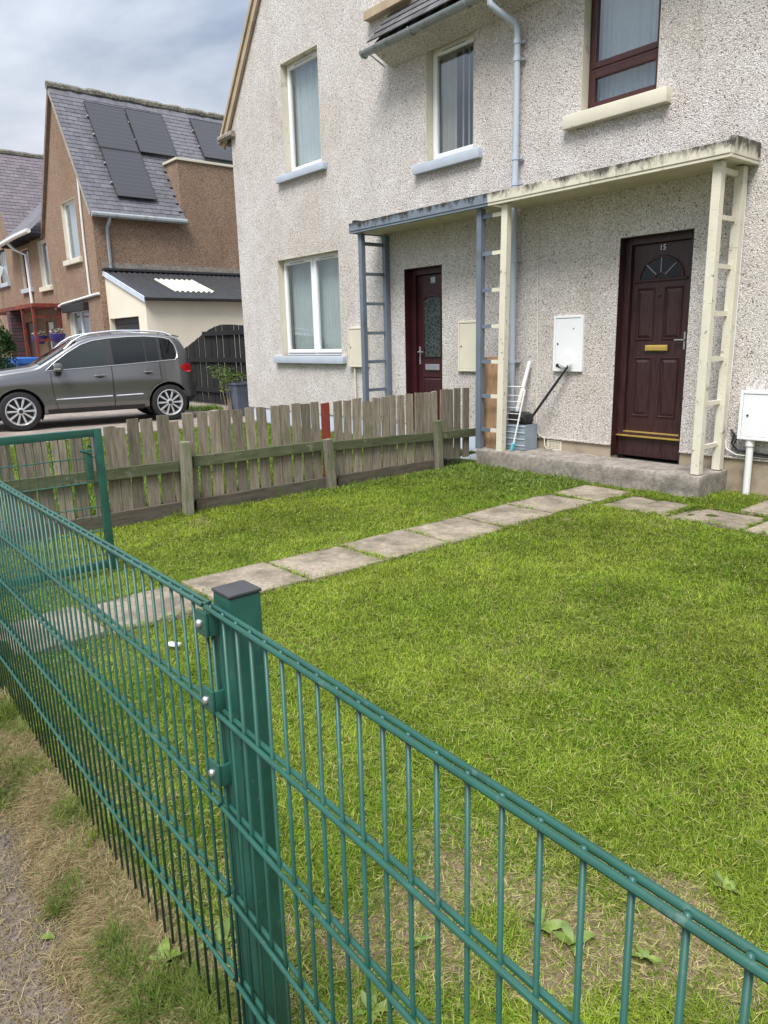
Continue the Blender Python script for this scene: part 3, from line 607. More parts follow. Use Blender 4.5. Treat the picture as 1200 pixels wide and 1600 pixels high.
# doorstep
xs0, xs1 = fac(744, 695, CY+.02)[0], fac(1093, 748, CY+.02)[0]
def lumpy(vf, amp, seed):
    r = random.Random(seed); bm = bmesh.new(); vs_ = [bm.verts.new(v) for v in vf[0]]
    for f in vf[1]: bm.faces.new([vs_[i] for i in f])
    bmesh.ops.subdivide_edges(bm, edges=[e_ for e_ in bm.edges if e_.calc_length() > .12], cuts=7, use_grid_fill=True)
    for v in bm.verts: v.co += Vector([(vnoise(v.co.x+k*7, v.co.y+v.co.z*1.3+seed, 8, k)-.5)*amp for k in range(3)])
    bm.verts.index_update(); o = ([tuple(v.co) for v in bm.verts], [tuple(v.index for v in f.verts) for f in bm.faces]); bm.free(); return o
step = mk('doorstep', lumpy(bx(xs0, xs1, CY+.02, .012, -.05, .205, .018), .018, 3), m_conc, None, True)
tag(step, 'long worn concrete doorstep under the cream porch of door 15', 'step')

# ------------------------------------------------------------------ meter boxes and clutter on the step
def meter_box(x0, x1, z0, z1, mat, label, proj=.05, lock=(.08, .5), extra=None):
    t = thing('meter_box', label, 'meter box', ((x0+x1)/2, 0, z0), 'meter boxes on the harled wall')
    mk('box_frame', ring(x0, x1, z0, z1, .028, .035, .028, .028, -proj, .01, .006), mat, t)
    mk('box_door', bx(x0+.030, x1-.037, -proj+.006, -.002, z0+.030, z1-.030, .005), mat, t)
    mk('lock', lathe([(.010, 0), (.010, .006)], Matrix.Translation((x0+(x1-x0)*lock[0]+.03, -proj+.006, z0+(z1-z0)*lock[1])) @ RX, 12), m_black, t)
    return t
mb = meter_box(FX(868, 500), FX(914, 500), FZ(866, 580), FZ(868, 494), m_white, 'white meter box with a torn corner on the wall left of door 15', .032)
x0_, z0_ = FX(868, 500), FZ(866, 580)
mk('hole', lathe([(.007, 0), (.007, .003)], Matrix.Translation((x0_+.27, -.027, z0_+.47)) @ RX, 10), m_black, mb)
mk('torn_corner', ([(x0_+.045, -.0285, z0_+.05), (x0_+.12, -.0285, z0_+.035), (x0_+.09, -.0285, z0_+.06), (x0_+.075, -.0285, z0_+.09), (x0_+.05, -.0285, z0_+.085), (x0_+.042, -.0285, z0_+.07)], [(0, 1, 2, 3, 4, 5)]), m_black, mb)
meter_box(FX(718, 540), FX(750, 540), FZ(718, 580), FZ(718, 502), m_cream, 'cream painted meter box between door 13 and the blue porch post', .035)
mg = meter_box(FX(549, 540), FX(577, 540), FZ(549, 573), FZ(549, 512), m_cream, 'cream meter box behind the left blue ladder trellis', .07)
for xx in (FX(558, 590), FX(573, 590)): mk('pipe', tube([(xx, -.04, FZ(549, 574)), (xx, -.04, .05)], .013, 8), m_creamold, mg)
m3 = meter_box(FX(1163, 650), FX(1163, 650)+.62, FZ(1161, 684), FZ(1166, 609), m_white, 'large white meter box at the right edge, above a white pipe', .12)
xq = FX(1176, 710)
mk('pipe', tube([(xq, -.07, FZ(1161, 684)+.02), (xq, -.07, -.05)], .032, 10), m_whpipe, m3, True); mk('pipe_socket', tube([(xq, -.07, FZ(1161, 684)+.01), (xq, -.07, FZ(1161, 684)-.06)], .042, 10), m_whpipe, m3, True)
ST = .205
ply = mk('plywood_board', beam((float(fac(770, 680, -.36)[0]), -.36, ST), (float(fac(770, 560, -.34)[0]), -.31, ST+1.08), .30, .016, (1, 0, 0)), m_ply)
xpy = float(fac(770, 560, -.34)[0]); tag(ply, 'weathered plywood sheet standing behind the middle porch trellis', 'plywood')
for k, (dx, tx) in enumerate(((0, -.05), (.05, -.07))):
    pass
wr = thing('wire_stakes', 'thin dark wire stakes poking up above the plywood sheet', 'wire', (xb_-.08, -.24, ST))
for dx0, dx1, h_ in ((-.12, -.16, 1.36), (.02, -.10, 1.37), (.05, -.05, 1.30)): mk('stake', tube([(xpy+.05+dx0*.6, -.26, ST), (xpy+.05+dx1*.6, -.18, ST+h_)], .006, 6), m_black, wr)
cx0, cx1 = fac(793, 670, -.22)[0]+.02, fac(827, 670, -.22)[0]
crt = thing('crate', 'grey slatted plastic crate on the step beside the middle post', 'crate', ((cx0+cx1)/2, -.2, ST))
m_crate = M('grey_blue_plastic', (.22, .27, .31), .5, .15, 10)
mk('body', join(bx(cx0, cx1, -.30, -.285, ST+.004, ST+.30, .004), bx(cx0, cx1, -.085, -.07, ST+.004, ST+.30, .004), bx(cx0, cx0+.015, -.285, -.085, ST+.004, ST+.30), bx(cx1-.015, cx1, -.285, -.085, ST+.004, ST+.30), bx(cx0+.015, cx1-.015, -.285, -.085, ST+.004, ST+.02)), m_crate, crt)
for i in range(4): mk('rib', bx(cx0-.004, cx1+.004, -.308, -.3005, ST+.05+i*.075, ST+.063+i*.075, .003), m_sillb, crt)
gar = mk('black_bundle', lumpy(bx(cx0+.03, cx1-.03, -.27, -.10, ST+.022, ST+.44, .05), .06, 9), m_black, None, True); tag(gar, 'black crumpled bundle stuffed in the grey crate', 'bundle')
ar = thing('wire_airer', 'white wire rack with a turquoise foot leaning on the crate', 'rack', (cx1-.05, -.36, ST))
ax0, ax1, ay = cx0-.05, cx1-.0, -.335
mk('frame', tube([(ax1-.10, ay-.05, ST+.06), (ax1, ay+.02, ST+.70), (ax1-.03, ay+.02, ST+.74), (ax0, ay+.02, ST+.74), (ax0+.02, ay-.0, ST+.36)], .010, 8), m_whpipe, ar, True)
for i in range(5):
    zz_ = ST+.36+i*.07; mk('wire', tube([(ax0+.005, ay+.0, zz_), (ax1-.045+i*.009, ay+.0, zz_)], .004, 6), m_whpipe, ar)
mk('foot', beam((ax1-.115, ay-.055, ST+.002), (ax1-.10, ay-.05, ST+.09), .035, .035, bev=.006), M('turquoise_plastic', (.10, .42, .50), .45), ar)
stp = mk('plastic_strip', beam((cx0+.06, -.20, ST+.31), (cx0+.16, -.05, ST+1.02), .045, .02, (1, 0, 0), .003), m_whpipe); tag(stp, 'white plastic trunking strip leaning on the wall above the crate', 'strip')
st2 = mk('cane', tube([(cx0+.16, -.24, ST+.31), (cx0-.10, -.14, ST+.92)], .006, 6), m_grpipe); tag(st2, 'thin grey cane leaning to the left out of the crate', 'cane')
tl = thing('long_handled_scoop', 'white-bladed scoop on a long black handle, leaning against the meter box', 'scoop', (cx1-.1, -.2, ST+.2))
pb = Vector((cx1-.03, -.20, ST+.33)); pt = Vector(fac(889, 570, -.075)); dirv = (pt-pb).normalized()
mk('handle', tube([tuple(pb), tuple(pb*.4+pt*.6), tuple(pt)], [.016, .016, .013], 8), m_black, tl, True)
sd_ = Vector((0, -1, 0)).cross(dirv).normalized()
bl = [(-.035, -.02), (-.075, .06), (-.08, .16), (-.05, .19), (.05, .19), (.08, .16), (.075, .06), (.035, -.02)]
bd = Vector((-.62, -.05, .62)).normalized(); bs_ = Vector((0, -1, 0)).cross(bd).normalized()
V0 = [tuple(pt+bd*(b_*.8)+bs_*a_*.9) for a_, b_ in bl]; V1 = [tuple(Vector(v)+Vector((0, -.012, 0))) for v in V0]
mk('blade', (V0+V1, [tuple(range(8)), tuple(range(15, 7, -1))]+[(i, (i+1) % 8, 8+(i+1) % 8, 8+i) for i in range(8)]), m_upvc, tl)

# ------------------------------------------------------------------ garden path of slabs
path = mk('garden_path', bx(-4.30, -3.74, -6.35, -1.3, -.08, -.012), m_conc); path['kind'] = 'structure'
px_ = [(-4.28, -3.75)]
ys_ = [-6.42, -5.80, -5.16, -4.52, -3.89, -3.25, -2.60, -1.97, -1.33, -.70]
SLABS = []
def slab(x0, x1, y0, y1, z, tilt=0):
    vf = bx(x0, x1, y0, y1, z-.05, z, .008); c = Vector(((x0+x1)/2, (y0+y1)/2, z))
    Mx = Matrix.Translation(c) @ Matrix.Rotation(random.uniform(-.02, .02), 4, 'Z') @ Matrix.Rotation(random.uniform(-.010, .010), 4, 'X') @ Matrix.Rotation(random.uniform(-.010, .010), 4, 'Y') @ Matrix.Translation(-c)
    mk('slab', xf(vf, Mx), m_slab, path, True); SLABS.append((x0, x1, y0, y1))
for i in range(9):
    o_ = random.uniform(-.02, .02); slab(-4.29+o_, -3.745+o_, ys_[i]+.012, ys_[i+1]-.012, .022+random.uniform(-.006, .006))
p1 = gnd(940, 780); p2 = gnd(1200, 832)
for i, xx in enumerate((-3.70, -3.06, -2.42, -1.78, -1.14)):
    slab(xx+.012, xx+.62, -1.36-.02*i, -.83-.02*i, .010-.004*(i % 2))
slab(-2.70, -2.06, -.80, -.28, .03)

# ------------------------------------------------------------------ picket fence
pf = thing('picket_fence', 'weathered grey picket fence with green rails left of the lawn', 'fence', (-6.16, -3, 0))
PXF = -6.16
tops = [(-22, 694), (7, 690), (35, 688), (63, 684), (91, 680), (117, 676), (147, 672), (170, 668), (189, 668), (206, 655), (231, 655), (254, 651), (275, 656), (294.6, 646), (315, 646), (334, 643), (355, 641), (375, 639.5), (392, 638), (411, 636), (430, 634), (445, 633), (463, 632), (480, 630), (495, 629), (510, 628.5), (529, 625), (543, 624.5), (558, 624), (574, 626), (588, 621.5), (603, 619), (615, 617.5), (628, 616.5), (642, 615.5), (655, 614), (669, 613), (681, 611), (694, 609), (705, 608), (717, 607.5), (730, 607)]
yz = [pX(x, y, PXF) for x, y in tops]
for i, p in enumerate(yz):
    Y, z = p[1], p[2]
    dy = (yz[min(i+1, len(yz)-1)][1]-yz[max(i-1, 0)][1])/(2 if 0 < i < len(yz)-1 else 1)
    wd_ = min(dy*.80, .105)*random.uniform(.90, 1.10); z += random.uniform(-.014, .010); red = abs(tops[i][0]-510) < 1
    h0 = .09+random.uniform(-.01, .02); sk = random.uniform(-.012, .012); n0 = random.uniform(-.008, .008)
    y0, y1 = Y-wd_/2, Y+wd_/2; th = .019; xo = PXF-.012-random.uniform(0, .008); ln = random.uniform(-.018, .018)
    V = []
    for xx in (xo, xo-th):
        V += [(xx, y0, h0), (xx, y1, h0), (xx+n0*.3, y1+ln, z-abs(sk)*.2+sk*.5), (xx+n0*.3, (y0+y1)/2+ln, z+random.uniform(-.006, .004)), (xx+n0*.3, y0+ln, z-sk*.5)]
    F = [(0, 1, 2, 3, 4), (9, 8, 7, 6, 5), (0, 5, 6, 1), (1, 6, 7, 2), (2, 7, 8, 3), (3, 8, 9, 4), (4, 9, 5, 0)]
    pk = mk('picket', (V, F), m_redpk if red else m_picket, pf)
    if red: pk['label'] = 'red painted picket'
def railseg(name, y0, z0, y1, z1, hgt, mat, th=.034, xo=PXF+.008): mk(name, beam((xo, y0, z0), (xo, y1, z1), hgt, th, (0, 0, 1), .004), mat, pf)
rl = [(-6.3, .47), (-4.30, .455)]; q1 = pX(302, 721, PXF); q2 = pX(510, 695, PXF); q3 = pX(744, 675, PXF)
railseg('rail', -6.4, .475, -4.27, .452, .098, m_rail); railseg('rail', -4.13, q1[2], q2[1]-.03, q2[2], .10, m_rail); railseg('rail', q2[1]+.06, q2[2]-.02, q3[1]+.02, q3[2], .098, m_rail)
for y0, y1 in ((-6.4, -4.28), (-4.13, -2.66), (-2.5, -1.06)): railseg('gravel_board', y0, .062, y1, .062, .13, m_board, .03)
for (tx, ty), (bx_, by_) in (((289, 690), (293, 798)), ((511, 686), (519, 759)), ((683, 657), (686, 727))):
    a_ = pX(tx, ty, PXF+.05); b_ = pX(bx_, by_, PXF+.05)
    mk('post', beam((PXF+.055, b_[1], -.1), (PXF+.055, a_[1], a_[2]), .085, .075, (0, 1, 0), .006), m_post, pf)

# ------------------------------------------------------------------ green double-wire mesh fence
mf = thing('mesh_fence', 'green double-wire mesh fence with square post, in the foreground', 'fence', (-1.135, YF, .05))
TOPZ = CAMH-.4464
def meshpanel(a, b, zt=TOPZ):            # a, b: plan ends
    a = Vector((a[0], a[1], 0)); b = Vector((b[0], b[1], 0)); d = (b-a); l = d.length; d.normalize(); n = Vector((d.y, -d.x, 0))
    nb = int(round(l/.05)); me = bpy.data.meshes.new('bar')
    v, f = tube([(0, 0, -1.03), (0, 0, .0015)], .0034, 7); me.from_pydata(v, [], f); me.materials.append(m_green); me.polygons.foreach_set('use_smooth', [True]*len(f))
    for k in range(nb+1):
        p = a+d*(k*l/nb); inst('bar', me, Matrix.Translation((p.x, p.y, zt)), mf)
    for r in range(6):
        for s in (-1, 1):
            off = n*(.0068*s); z = zt-.2*r-.002
            pts = [a+d*(l*t)+off+Vector((0, 0, z+.0012*math.sin(t*9+r))) for t in (0, .15, .3, .45, .6, .8, 1)]
            pts = [pts[0]-d*.006]+pts[1:-1]+[pts[-1]+d*.006]
            mk('rail', tube(pts, .0045, 9), m_green, mf, True)
PX0 = -1.1355
ang = math.radians(-2.9)
meshpanel((PX0-2.512, YF+.047), (PX0-.012, YF)); meshpanel((PX0+.012, YF-.001), (PX0+.012+2.5*math.cos(ang), YF-.001+2.5*math.sin(ang)))
# post behind the wires
pc = Vector((PX0+.021, YF+.050, 0)); hs = .031
ptop = TOPZ+.018
pst = mk('post', bx(pc.x-hs, pc.x+hs, YF+.016, YF+.016+.062, -.1, ptop, .004), m_green, mf, True)
mk('cap', bx(pc.x-hs-.002, pc.x+hs+.002, YF+.014, YF+.080, ptop+.0005, ptop+.007, .003), m_cap, pst, True)
mk('clamp_bar', bx(PX0-.018, PX0+.024, YF+.009, YF+.0145, .02, TOPZ-.02, .002), m_green, mf, True)
for zc in (TOPZ-.032, TOPZ-.180, TOPZ-.328, TOPZ-.955):
    cl = mk('clamp', join(bx(PX0-.020, PX0+.020, YF-.016, YF-.0095, zc-.023, zc+.023, .003), bx(PX0+.0145, PX0+.021, YF-.0094, YF+.0155, zc-.021, zc+.021, .002)), m_green, mf, True)
    mk('bolt', lathe([(.0075, 0), (.0075, .003), (.0055, .006), (.002, .0068)], Matrix.Translation((PX0-.004, YF-.016, zc)) @ RX, 14), m_bolt, cl, True)

# ------------------------------------------------------------------ open green gate
gt = thing('garden_gate', 'open green metal mesh gate standing beside the slab path', 'gate', (-4.86, -5.9, .02))
GX = -4.86; gy1 = pX(156, 665, GX)[1]; gy0 = gy1-1.10; gtop = .992; gb = .05; T = .05
mk('frame', join(bx(GX-.02, GX+.02, gy1-T, gy1, gb-.02, gtop, .004), bx(GX-.02, GX+.02, gy0, gy0+T, gb-.02, gtop, .004), bx(GX-.0195, GX+.0195, gy0+T, gy1-T, gtop-T, gtop-.001, .004), bx(GX-.0195, GX+.0195, gy0+T, gy1-T, gb, gb+T, .004)), m_green, gt, True)
for k in range(20):
    yy = gy0+T+.0+(1.10-2*T)*(k+.5)/20; mk('bar', tube([(GX, yy, gb+T-.003), (GX, yy, gtop-T+.003)], .0026, 6), m_green, gt, True)
for k in range(5):
    z = gtop-.185-.165*k
    for s in (-1, 1): mk('rail', tube([(GX+.0065*s, gy0+T-.003, z), (GX+.0065*s, gy1-T+.003, z)], .0034, 7), m_green, gt, True)
mk('latch', join(bx(GX-.018, GX+.018, gy1-T-.065, gy1-T-.030, gtop-.33, gtop-.13, .004), tube([(GX+.02, gy1-T-.05, gtop-.15), (GX+.07, gy1-T-.05, gtop-.15), (GX+.075, gy1-T-.12, gtop-.125)], .008, 8), tube([(GX+.02, gy1-T-.03, gtop-.115), (GX+.05, gy1-T-.06, gtop-.095)], .007, 8)), m_green, gt, True)
gpz = mk('gate_post', join(bx(GX-.035, GX+.035, gy0-.085, gy0-.015, -.1, 1.12, .004)), m_green, None, True); tag(gpz, 'green square gate post at the far side of the gate opening', 'post')
gp2 = mk('gate_post', bx(PX0-2.512-.10, PX0-2.512-.03, YF+.03, YF+.10, -.1, 1.12, .004), m_green, None, True); tag(gp2, 'green square gate post at the end of the mesh fence', 'post')

# ------------------------------------------------------------------ neighbouring brown houses
YN = .4; XB = -20.70
def N_(x, y): p = fac(x, y, YN); return p[0], p[2]
brown = thing('brown_house', 'brown pebbledashed gable house with solar panels, beside the cream garage', 'house', (-23, 4, DZ))
e_z = 5.02; rx = -22.80; rz = 8.50; lx = -24.95
WU = (N_(97, 340)[0], N_(119, 340)[0], N_(105, 405)[1]-.05, N_(97, 317)[1])
W22 = (N_(61, 400)[0], N_(75, 400)[0], N_(70, 446)[1]-.05, N_(61, 377)[1])
WG = (N_(109, 500)[0], N_(140, 500)[0], .9, N_(124, 484)[1])
xmid = -26.35                                           # party line between the two brown houses
DR = (-26.0, -25.2, .25, 2.35)
bops = [WU, W22, WG, DR]
fw = wallgrid(xmid, XB, -.1, e_z, bops, YN, .15)
ZN = 5.75; tL = (rz-.1-ZN)/(rz-.1-e_z)
gab = join(gableband(lx, XB, e_z, ZN, WU, lambda z: rx+(lx-rx)*tL, lambda z: rx+(XB-rx)*tL, YN), ([(rx+(lx-rx)*tL, YN, ZN), (rx+(XB-rx)*tL, YN, ZN), (rx, YN, rz-.1)], [(0, 1, 2)]))
YD0 = pX(276, 246, XB)[1]
sid = ([(XB, YN, -.1), (XB, 9, -.1), (XB, 9, e_z), (XB, YN, e_z)], [(0, 1, 2, 3)])
mk('wall', join(fw, gab, sid), m_harlb, brown)
mk('room_shade_sheet', bx(xmid, XB-.1, YN+.5, YN+.55, 0, e_z), m_dark, brown)  # dark backing, the dimness of the rooms put into its colour
dm = mk('dormer_wall', join(bx(XB-1.6, XB+.002, YD0, 8.8, e_z-.3, 6.58)), m_harlb, brown)
mk('parapet_cap', bx(XB-1.65, XB+.05, YD0-.05, 8.85, 6.582, 6.65, .01), m_cream, dm)
mk('lead_flashing', beam((XB+.06, YD0-.03, e_z+.05), (XB-.72, YD0-.03, e_z+1.2), .16, .03, (0, 1, 0)), m_steel, dm)
rs = ([(XB+.14, YN-.10, e_z-.05), (XB+.14, YD0+.02, e_z-.05), (rx, YD0+.02, rz), (rx, YN-.10, rz), (lx-.14, YN-.10, e_z-.15), (lx-.14, 9.2, e_z-.15), (rx, 9.2, rz), (XB-.7, YD0+.02, e_z+1.27), (XB-.7, 9.2, e_z+1.27)], [(0, 1, 2, 3), (3, 6, 5, 4), (2, 7, 8, 6)])
rf = mk('roof', rs, M('dark_felt', (.05, .05, .055), .9), brown)
slp = Vector((rx-(XB+.14), 0, rz-e_z+.05)); nrow = int(slp.length/.14)
slates(rf, m_slateb, (XB+.15, YN+.03, e_z-.05), (0, 1, 0), tuple(slp), 22, nrow, .27, .14, cap=300,
       keep=lambda p: not (p.y > YD0-.05 and p.z < 6.5), order=lambda s: s[0].y)
rdg = [(rx+random.uniform(-.012, .012), YN-.12+i*.20, rz+.03+random.uniform(-.015, .018)) for i in range(36)]
mk('ridge_tiles', tube(rdg, [.11+random.uniform(-.014, .014) for _ in rdg], 8), m_moss, rf)
mk('verge_right', beam((XB+.13, YN-.05, e_z-.11), (rx, YN-.05, rz-.07), .10, .10, (1, 0, .7)), M('pale_verge', (.33, .30, .27), .8), brown)
mk('verge_left', beam((lx-.13, YN-.05, e_z-.2), (rx, YN-.05, rz-.07), .12, .10, (1, 0, -.7)), M('brown_verge', (.20, .15, .12), .8), brown)
gtr = mk('gutter', tube([(XB+.20, YN-.08, e_z-.10), (XB+.20, YD0+.06, e_z-.10)], .07, 8), m_grpipe, brown, True)
ydp = pX(172, 415, XB)[1]
mk('downpipe', tube([(XB+.19, ydp+.06, e_z-.14), (XB+.16, ydp+.03, e_z-.28), (XB+.06, ydp, e_z-.42), (XB+.06, ydp, 3.3)], .045, 8), m_grpipe, brown, True)
def far_window(par, o, mat, sillmat, y=YN, mull=None, bar=False):
    a, b, c, d = o
    f = mk('window', ring(a+.01, b-.01, c+.01, d-.01, .05, .05, .05, .05, y+.09, y+.14, .004), mat, par)
    mk('pane', bx(a+.05, b-.05, y+.11, y+.115, c+.05, d-.05), m_glass, f)
    if mull: mk('mullion', bx(mull-.035, mull+.035, y+.085, y+.135, c+.05, d-.05), mat, f)
    mk('reveal_lining', join(bx(a, a+.006, y-.004, y+.09, c, d), bx(b-.006, b, y-.004, y+.09, c, d), bx(a, b, y-.0042, y+.0898, d-.006, d)), m_cream, f)
    if sillmat: mk('sill', bx(a-.14, b+.14, y-.09, y+.09, c-.14, c, .01), sillmat, f)
    mk('curtain', pleats(a+.03, b-.03, c+.03, d-.02, y+.22, 8, .012), m_net, f, True)
    return f
far_window(brown, WU, m_upvc, m_cream); far_window(brown, W22, m_upvc, m_cream)
wg = far_window(brown, WG, m_upvc, m_cream, mull=(WG[0]+WG[1])/2-.1)
mk('shutter_box', bx(WG[0]-.18, WG[1]+.06, YN-.16, YN-.004, WG[3]-.05, WG[3]+.18, .02), m_black, brown)
m_redw = M('dark_red_frame', (.075, .010, .014), .5)
dd = mk('door', bx(DR[0]+.02, DR[1]-.02, YN+.08, YN+.13, DR[2], DR[3]-.02, .01), m_upvc, brown); mk('door_glass', bx(DR[0]+.2, DR[1]-.2, YN+.07, YN+.079, 1.2, 2.1, .004), m_glassd, dd)
mk('service_pipe', tube([(N_(123, 272)[0], YN-.04, N_(123, 272)[1]), (N_(130, 350)[0]+.02, YN-.04, 4.4), (N_(143, 460)[0], YN-.04, 2.92), (N_(143, 460)[0], YN-.04, 2.90)], .03, 6), m_whpipe, brown, True)
mk('service_pipe', tube([(XB, YN-.05, 2.92), (N_(100, 470)[0], YN-.05, 2.80), (N_(90, 478)[0], YN-.06, 2.70)], .04, 6), m_whpipe, brown, True)
# middle eave and canopy of the pair
glx, grx = -28.6, lx+.05
mk('low_roof', ([(xmid, YN-.45, e_z-.02), (grx, YN-.45, e_z-.02), (grx+.3, YN+1.6, e_z+1.9), (xmid, YN+1.6, e_z+1.9)], [(0, 1, 2, 3)]), m_slateb, brown)
mk('eave_gutter', tube([(xmid, YN-.50, e_z-.03), (grx+.1, YN-.50, e_z-.03)], .07, 8), m_whpipe, brown, True)
for i in range(6): mk('rafter_end', bx(xmid+.1+i*.24, xmid+.16+i*.24, YN-.42, YN-.003, e_z-.14, e_z-.06), m_black, brown)
def red_porch(x0, x1, par, roofmat=None):
    f = mk('porch_canopy', bx(x0, x1, YN-.85, YN-.004, 2.72, 2.84, .01), m_red, par)
    return f
pc_ = red_porch(xmid+.01, -24.2, brown)
for yy in (YN-.80, YN-.06): mk('post', bx(-24.34, -24.26, yy-.04, yy+.04, DZ, 2.718, .004), m_red, pc_)
for z in (2.45, 1.75, 1.05): mk('rung', bx(-24.32, -24.28, YN-.759, YN-.101, z-.03, z+.03), m_red, pc_)
mk('post', bx(-25.5, -25.42, YN-.84, YN-.76, DZ, 2.718, .004), m_red, pc_)

left = thing('left_brown_house', 'brown house with purple slate roof and red windows, far left edge', 'house', (-29, 4, DZ))
RWIN = (N_(34, 420)[0], N_(47, 420)[0], N_(42, 449)[1]-.05, N_(33, 391)[1])
LWIN = (-31.2, N_(10, 410)[0], N_(9, 440)[1]-.05, N_(2, 375)[1])
LD = (-28.5, -27.4, .25, 2.4)
mk('wall', join(wallgrid(-33.2, xmid-.001, -.1, e_z, [RWIN, LWIN, LD], YN, .15), ([(-33.2, YN, e_z), (glx, YN, e_z), (-30.9, YN, 8.35)], [(0, 1, 2)])), m_harlb, left)
mk('room_shade_sheet', bx(-33.1, xmid-.1, YN+.5, YN+.55, 0, e_z), m_dark, left)  # same dark backing here, painted shade behind the windows
fwn = far_window(left, RWIN, m_redw, m_sillb); far_window(left, LWIN, m_redw, m_sillb)
mk('open_casement', beam((N_(2, 430)[0], YN-.05, 4.05), (N_(2, 430)[0]+.1, YN-.55, 4.25), .9, .05, (0, 0, 1)), m_upvc, fwn)
lr = mk('roof', ([(glx+.16, YN-.1, e_z-.05), (glx+.16, 9, e_z-.05), (-30.9, 9, 8.45), (-30.9, YN-.1, 8.45), (-33.4, YN-.1, e_z-.05), (-33.4, 9, e_z-.05)], [(0, 1, 2, 3), (3, 2, 5, 4)]), M('felt_purple', (.06, .05, .055), .9), left)
sl2 = Vector((-30.9-glx-.16, 0, 8.5-e_z))
slates(lr, m_slatep, (glx+.17, YN+.03, e_z-.05), (0, 1, 0), tuple(sl2), 24, int(sl2.length/.15), .30, .15, cap=300, order=lambda s: s[0].y)
mk('ridge_tiles', tube([(-30.9+random.uniform(-.012, .012), YN-.1+i*.25, 8.48+random.uniform(-.015, .015)) for i in range(34)], .11, 8), m_moss, lr)
mk('low_roof', ([(glx-.1, YN-.45, e_z-.02), (xmid-.002, YN-.45, e_z-.02), (xmid-.002, YN+1.6, e_z+1.9), (glx-.4, YN+1.6, e_z+1.9)], [(0, 1, 2, 3)]), m_slateb, left)
mk('eave_gutter', tube([(glx-.3, YN-.50, e_z-.10), (xmid-.002, YN-.50, e_z-.03)], .07, 8), m_whpipe, left, True)
for i in range(8): mk('rafter_end', bx(glx+.1+i*.26, glx+.16+i*.26, YN-.42, YN-.003, e_z-.16, e_z-.07), m_black, left)
xdp = N_(48, 420)[0]
mk('downpipe', tube([(xdp-.55, YN-.46, e_z-.12), (xdp-.5, YN-.3, e_z-.3), (xdp-.1, YN-.07, e_z-.5), (xdp-.08, YN-.07, 2.7)], .05, 8), m_whpipe, left, True)
pl_ = red_porch(-30.2, xmid-.01, left)
mk('door', bx(LD[0]+.02, LD[1]-.02, YN+.08, YN+.13, LD[2], LD[3]-.02, .01), m_maroon, left)
bp = mk('brick_pillar', bx(-27.15, -26.8, YN-.84, YN-.5, DZ, 2.715), m_black, left)
for i in range(24): mk('brick', bx(-27.165, -26.785, YN-.855, YN-.49, DZ+.02+i*.108, DZ+.112+i*.108, .006), M('dark_brick_%d' % i, (.055+.02*(i % 3), .04, .045), .85), bp) if i < 24 else None

# solar panels on the brown roof
sn = Vector((slp.z, 0, -slp.x)).normalized(); su = slp.normalized(); sa = Vector((0, 1, 0))
def solar(pxs, label):
    # four corners in photo pixels, on the roof plane
    O = Vector((XB+.14, YN, e_z-.05))+sn*.11; pts = []
    for x, y in pxs:
        d = Vector(ray(x, y)); c = Vector(C0); t = (O-c).dot(sn)/d.dot(sn); pts.append(c+d*t)
    ys = sorted(p.y for p in pts); us = sorted((p-O).dot(su) for p in pts)
    y0, y1, u0, u1 = (ys[0]+ys[1])/2, (ys[2]+ys[3])/2, (us[0]+us[1])/2, (us[2]+us[3])/2
    Mx = Matrix(((0, su.x, sn.x, O.x), (1, 0, 0, 0), (0, su.z, sn.z, O.z), (0, 0, 0, 1)))
    t = thing('solar_panel', label, 'solar panel', tuple(Mx @ Vector((y0, u0, 0))), 'solar panels on the slate roof')
    mk('cells', xf(bx(y0+.012, y1-.012, u0+.012, u1-.012, .004, .032), Mx), m_solar, t)
    mk('frame', xf(join(bx(y0, y0+.02, u0, u1, 0, .038), bx(y1-.02, y1, u0, u1, 0, .038), bx(y0+.02, y1-.02, u0, u0+.02, 0, .038), bx(y0+.02, y1-.02, u1-.02, u1, 0, .038)), Mx), m_black, t)
    for q in (.3, .7): mk('mounting_rail', xf(bx(y0-.03, y1+.03, u0+(u1-u0)*q-.02, u0+(u1-u0)*q+.02, -.09, -.001), Mx), m_steel, t)
solar([(129, 159), (192, 170), (156, 231), (217, 239)], 'upper left solar panel, nearest the gable of the slate roof')
solar([(195, 171), (254, 180), (218, 238), (275, 246)], 'middle solar panel of the upper row, left of the bare slates')
solar([(157, 232), (218, 240), (182, 306), (246, 314)], 'lowest solar panel, alone in the lower row')
solar([(296, 186), (345, 194), (318, 246), (370, 254)], 'right solar panel, partly hidden behind the white gable')

# lean-to garage
XG = -18.12; YG = .56
gg = thing('lean_to_garage', 'cream lean-to garage with black corrugated roof beside the driveway', 'garage', (-19.4, 3, DZ))
zh, zl = 3.46, 2.66
OPG = (fac(172, 500, YG)[0], fac(217, 500, YG)[0], .12, fac(195, 496, YG)[2])
fgv = wallgrid(XB+.004, XG, -.1, zl, [OPG], YG, .2)
tri = ([(XB+.004, YG, zl), (XG, YG, zl), (XB+.004, YG, zh)], [(0, 1, 2)])
sg = ([(XG, YG, -.1), (XG, 8.6, -.1), (XG, 8.6, zl), (XG, YG, zl)], [(0, 1, 2, 3)])
mk('wall', join(fgv, tri, sg), m_cwhite, gg)
rdoor = mk('roller_door', bx(OPG[0]-.02, OPG[1]+.02, YG+.15, YG+.19, .1, OPG[3]+.02), m_black, gg)
for i in range(14): mk('slat', bx(OPG[0]+.002, OPG[1]-.002, YG+.13, YG+.149, .14+i*.15, .275+i*.15, .01), m_corr, rdoor)
ny = 240; V, F = [], []
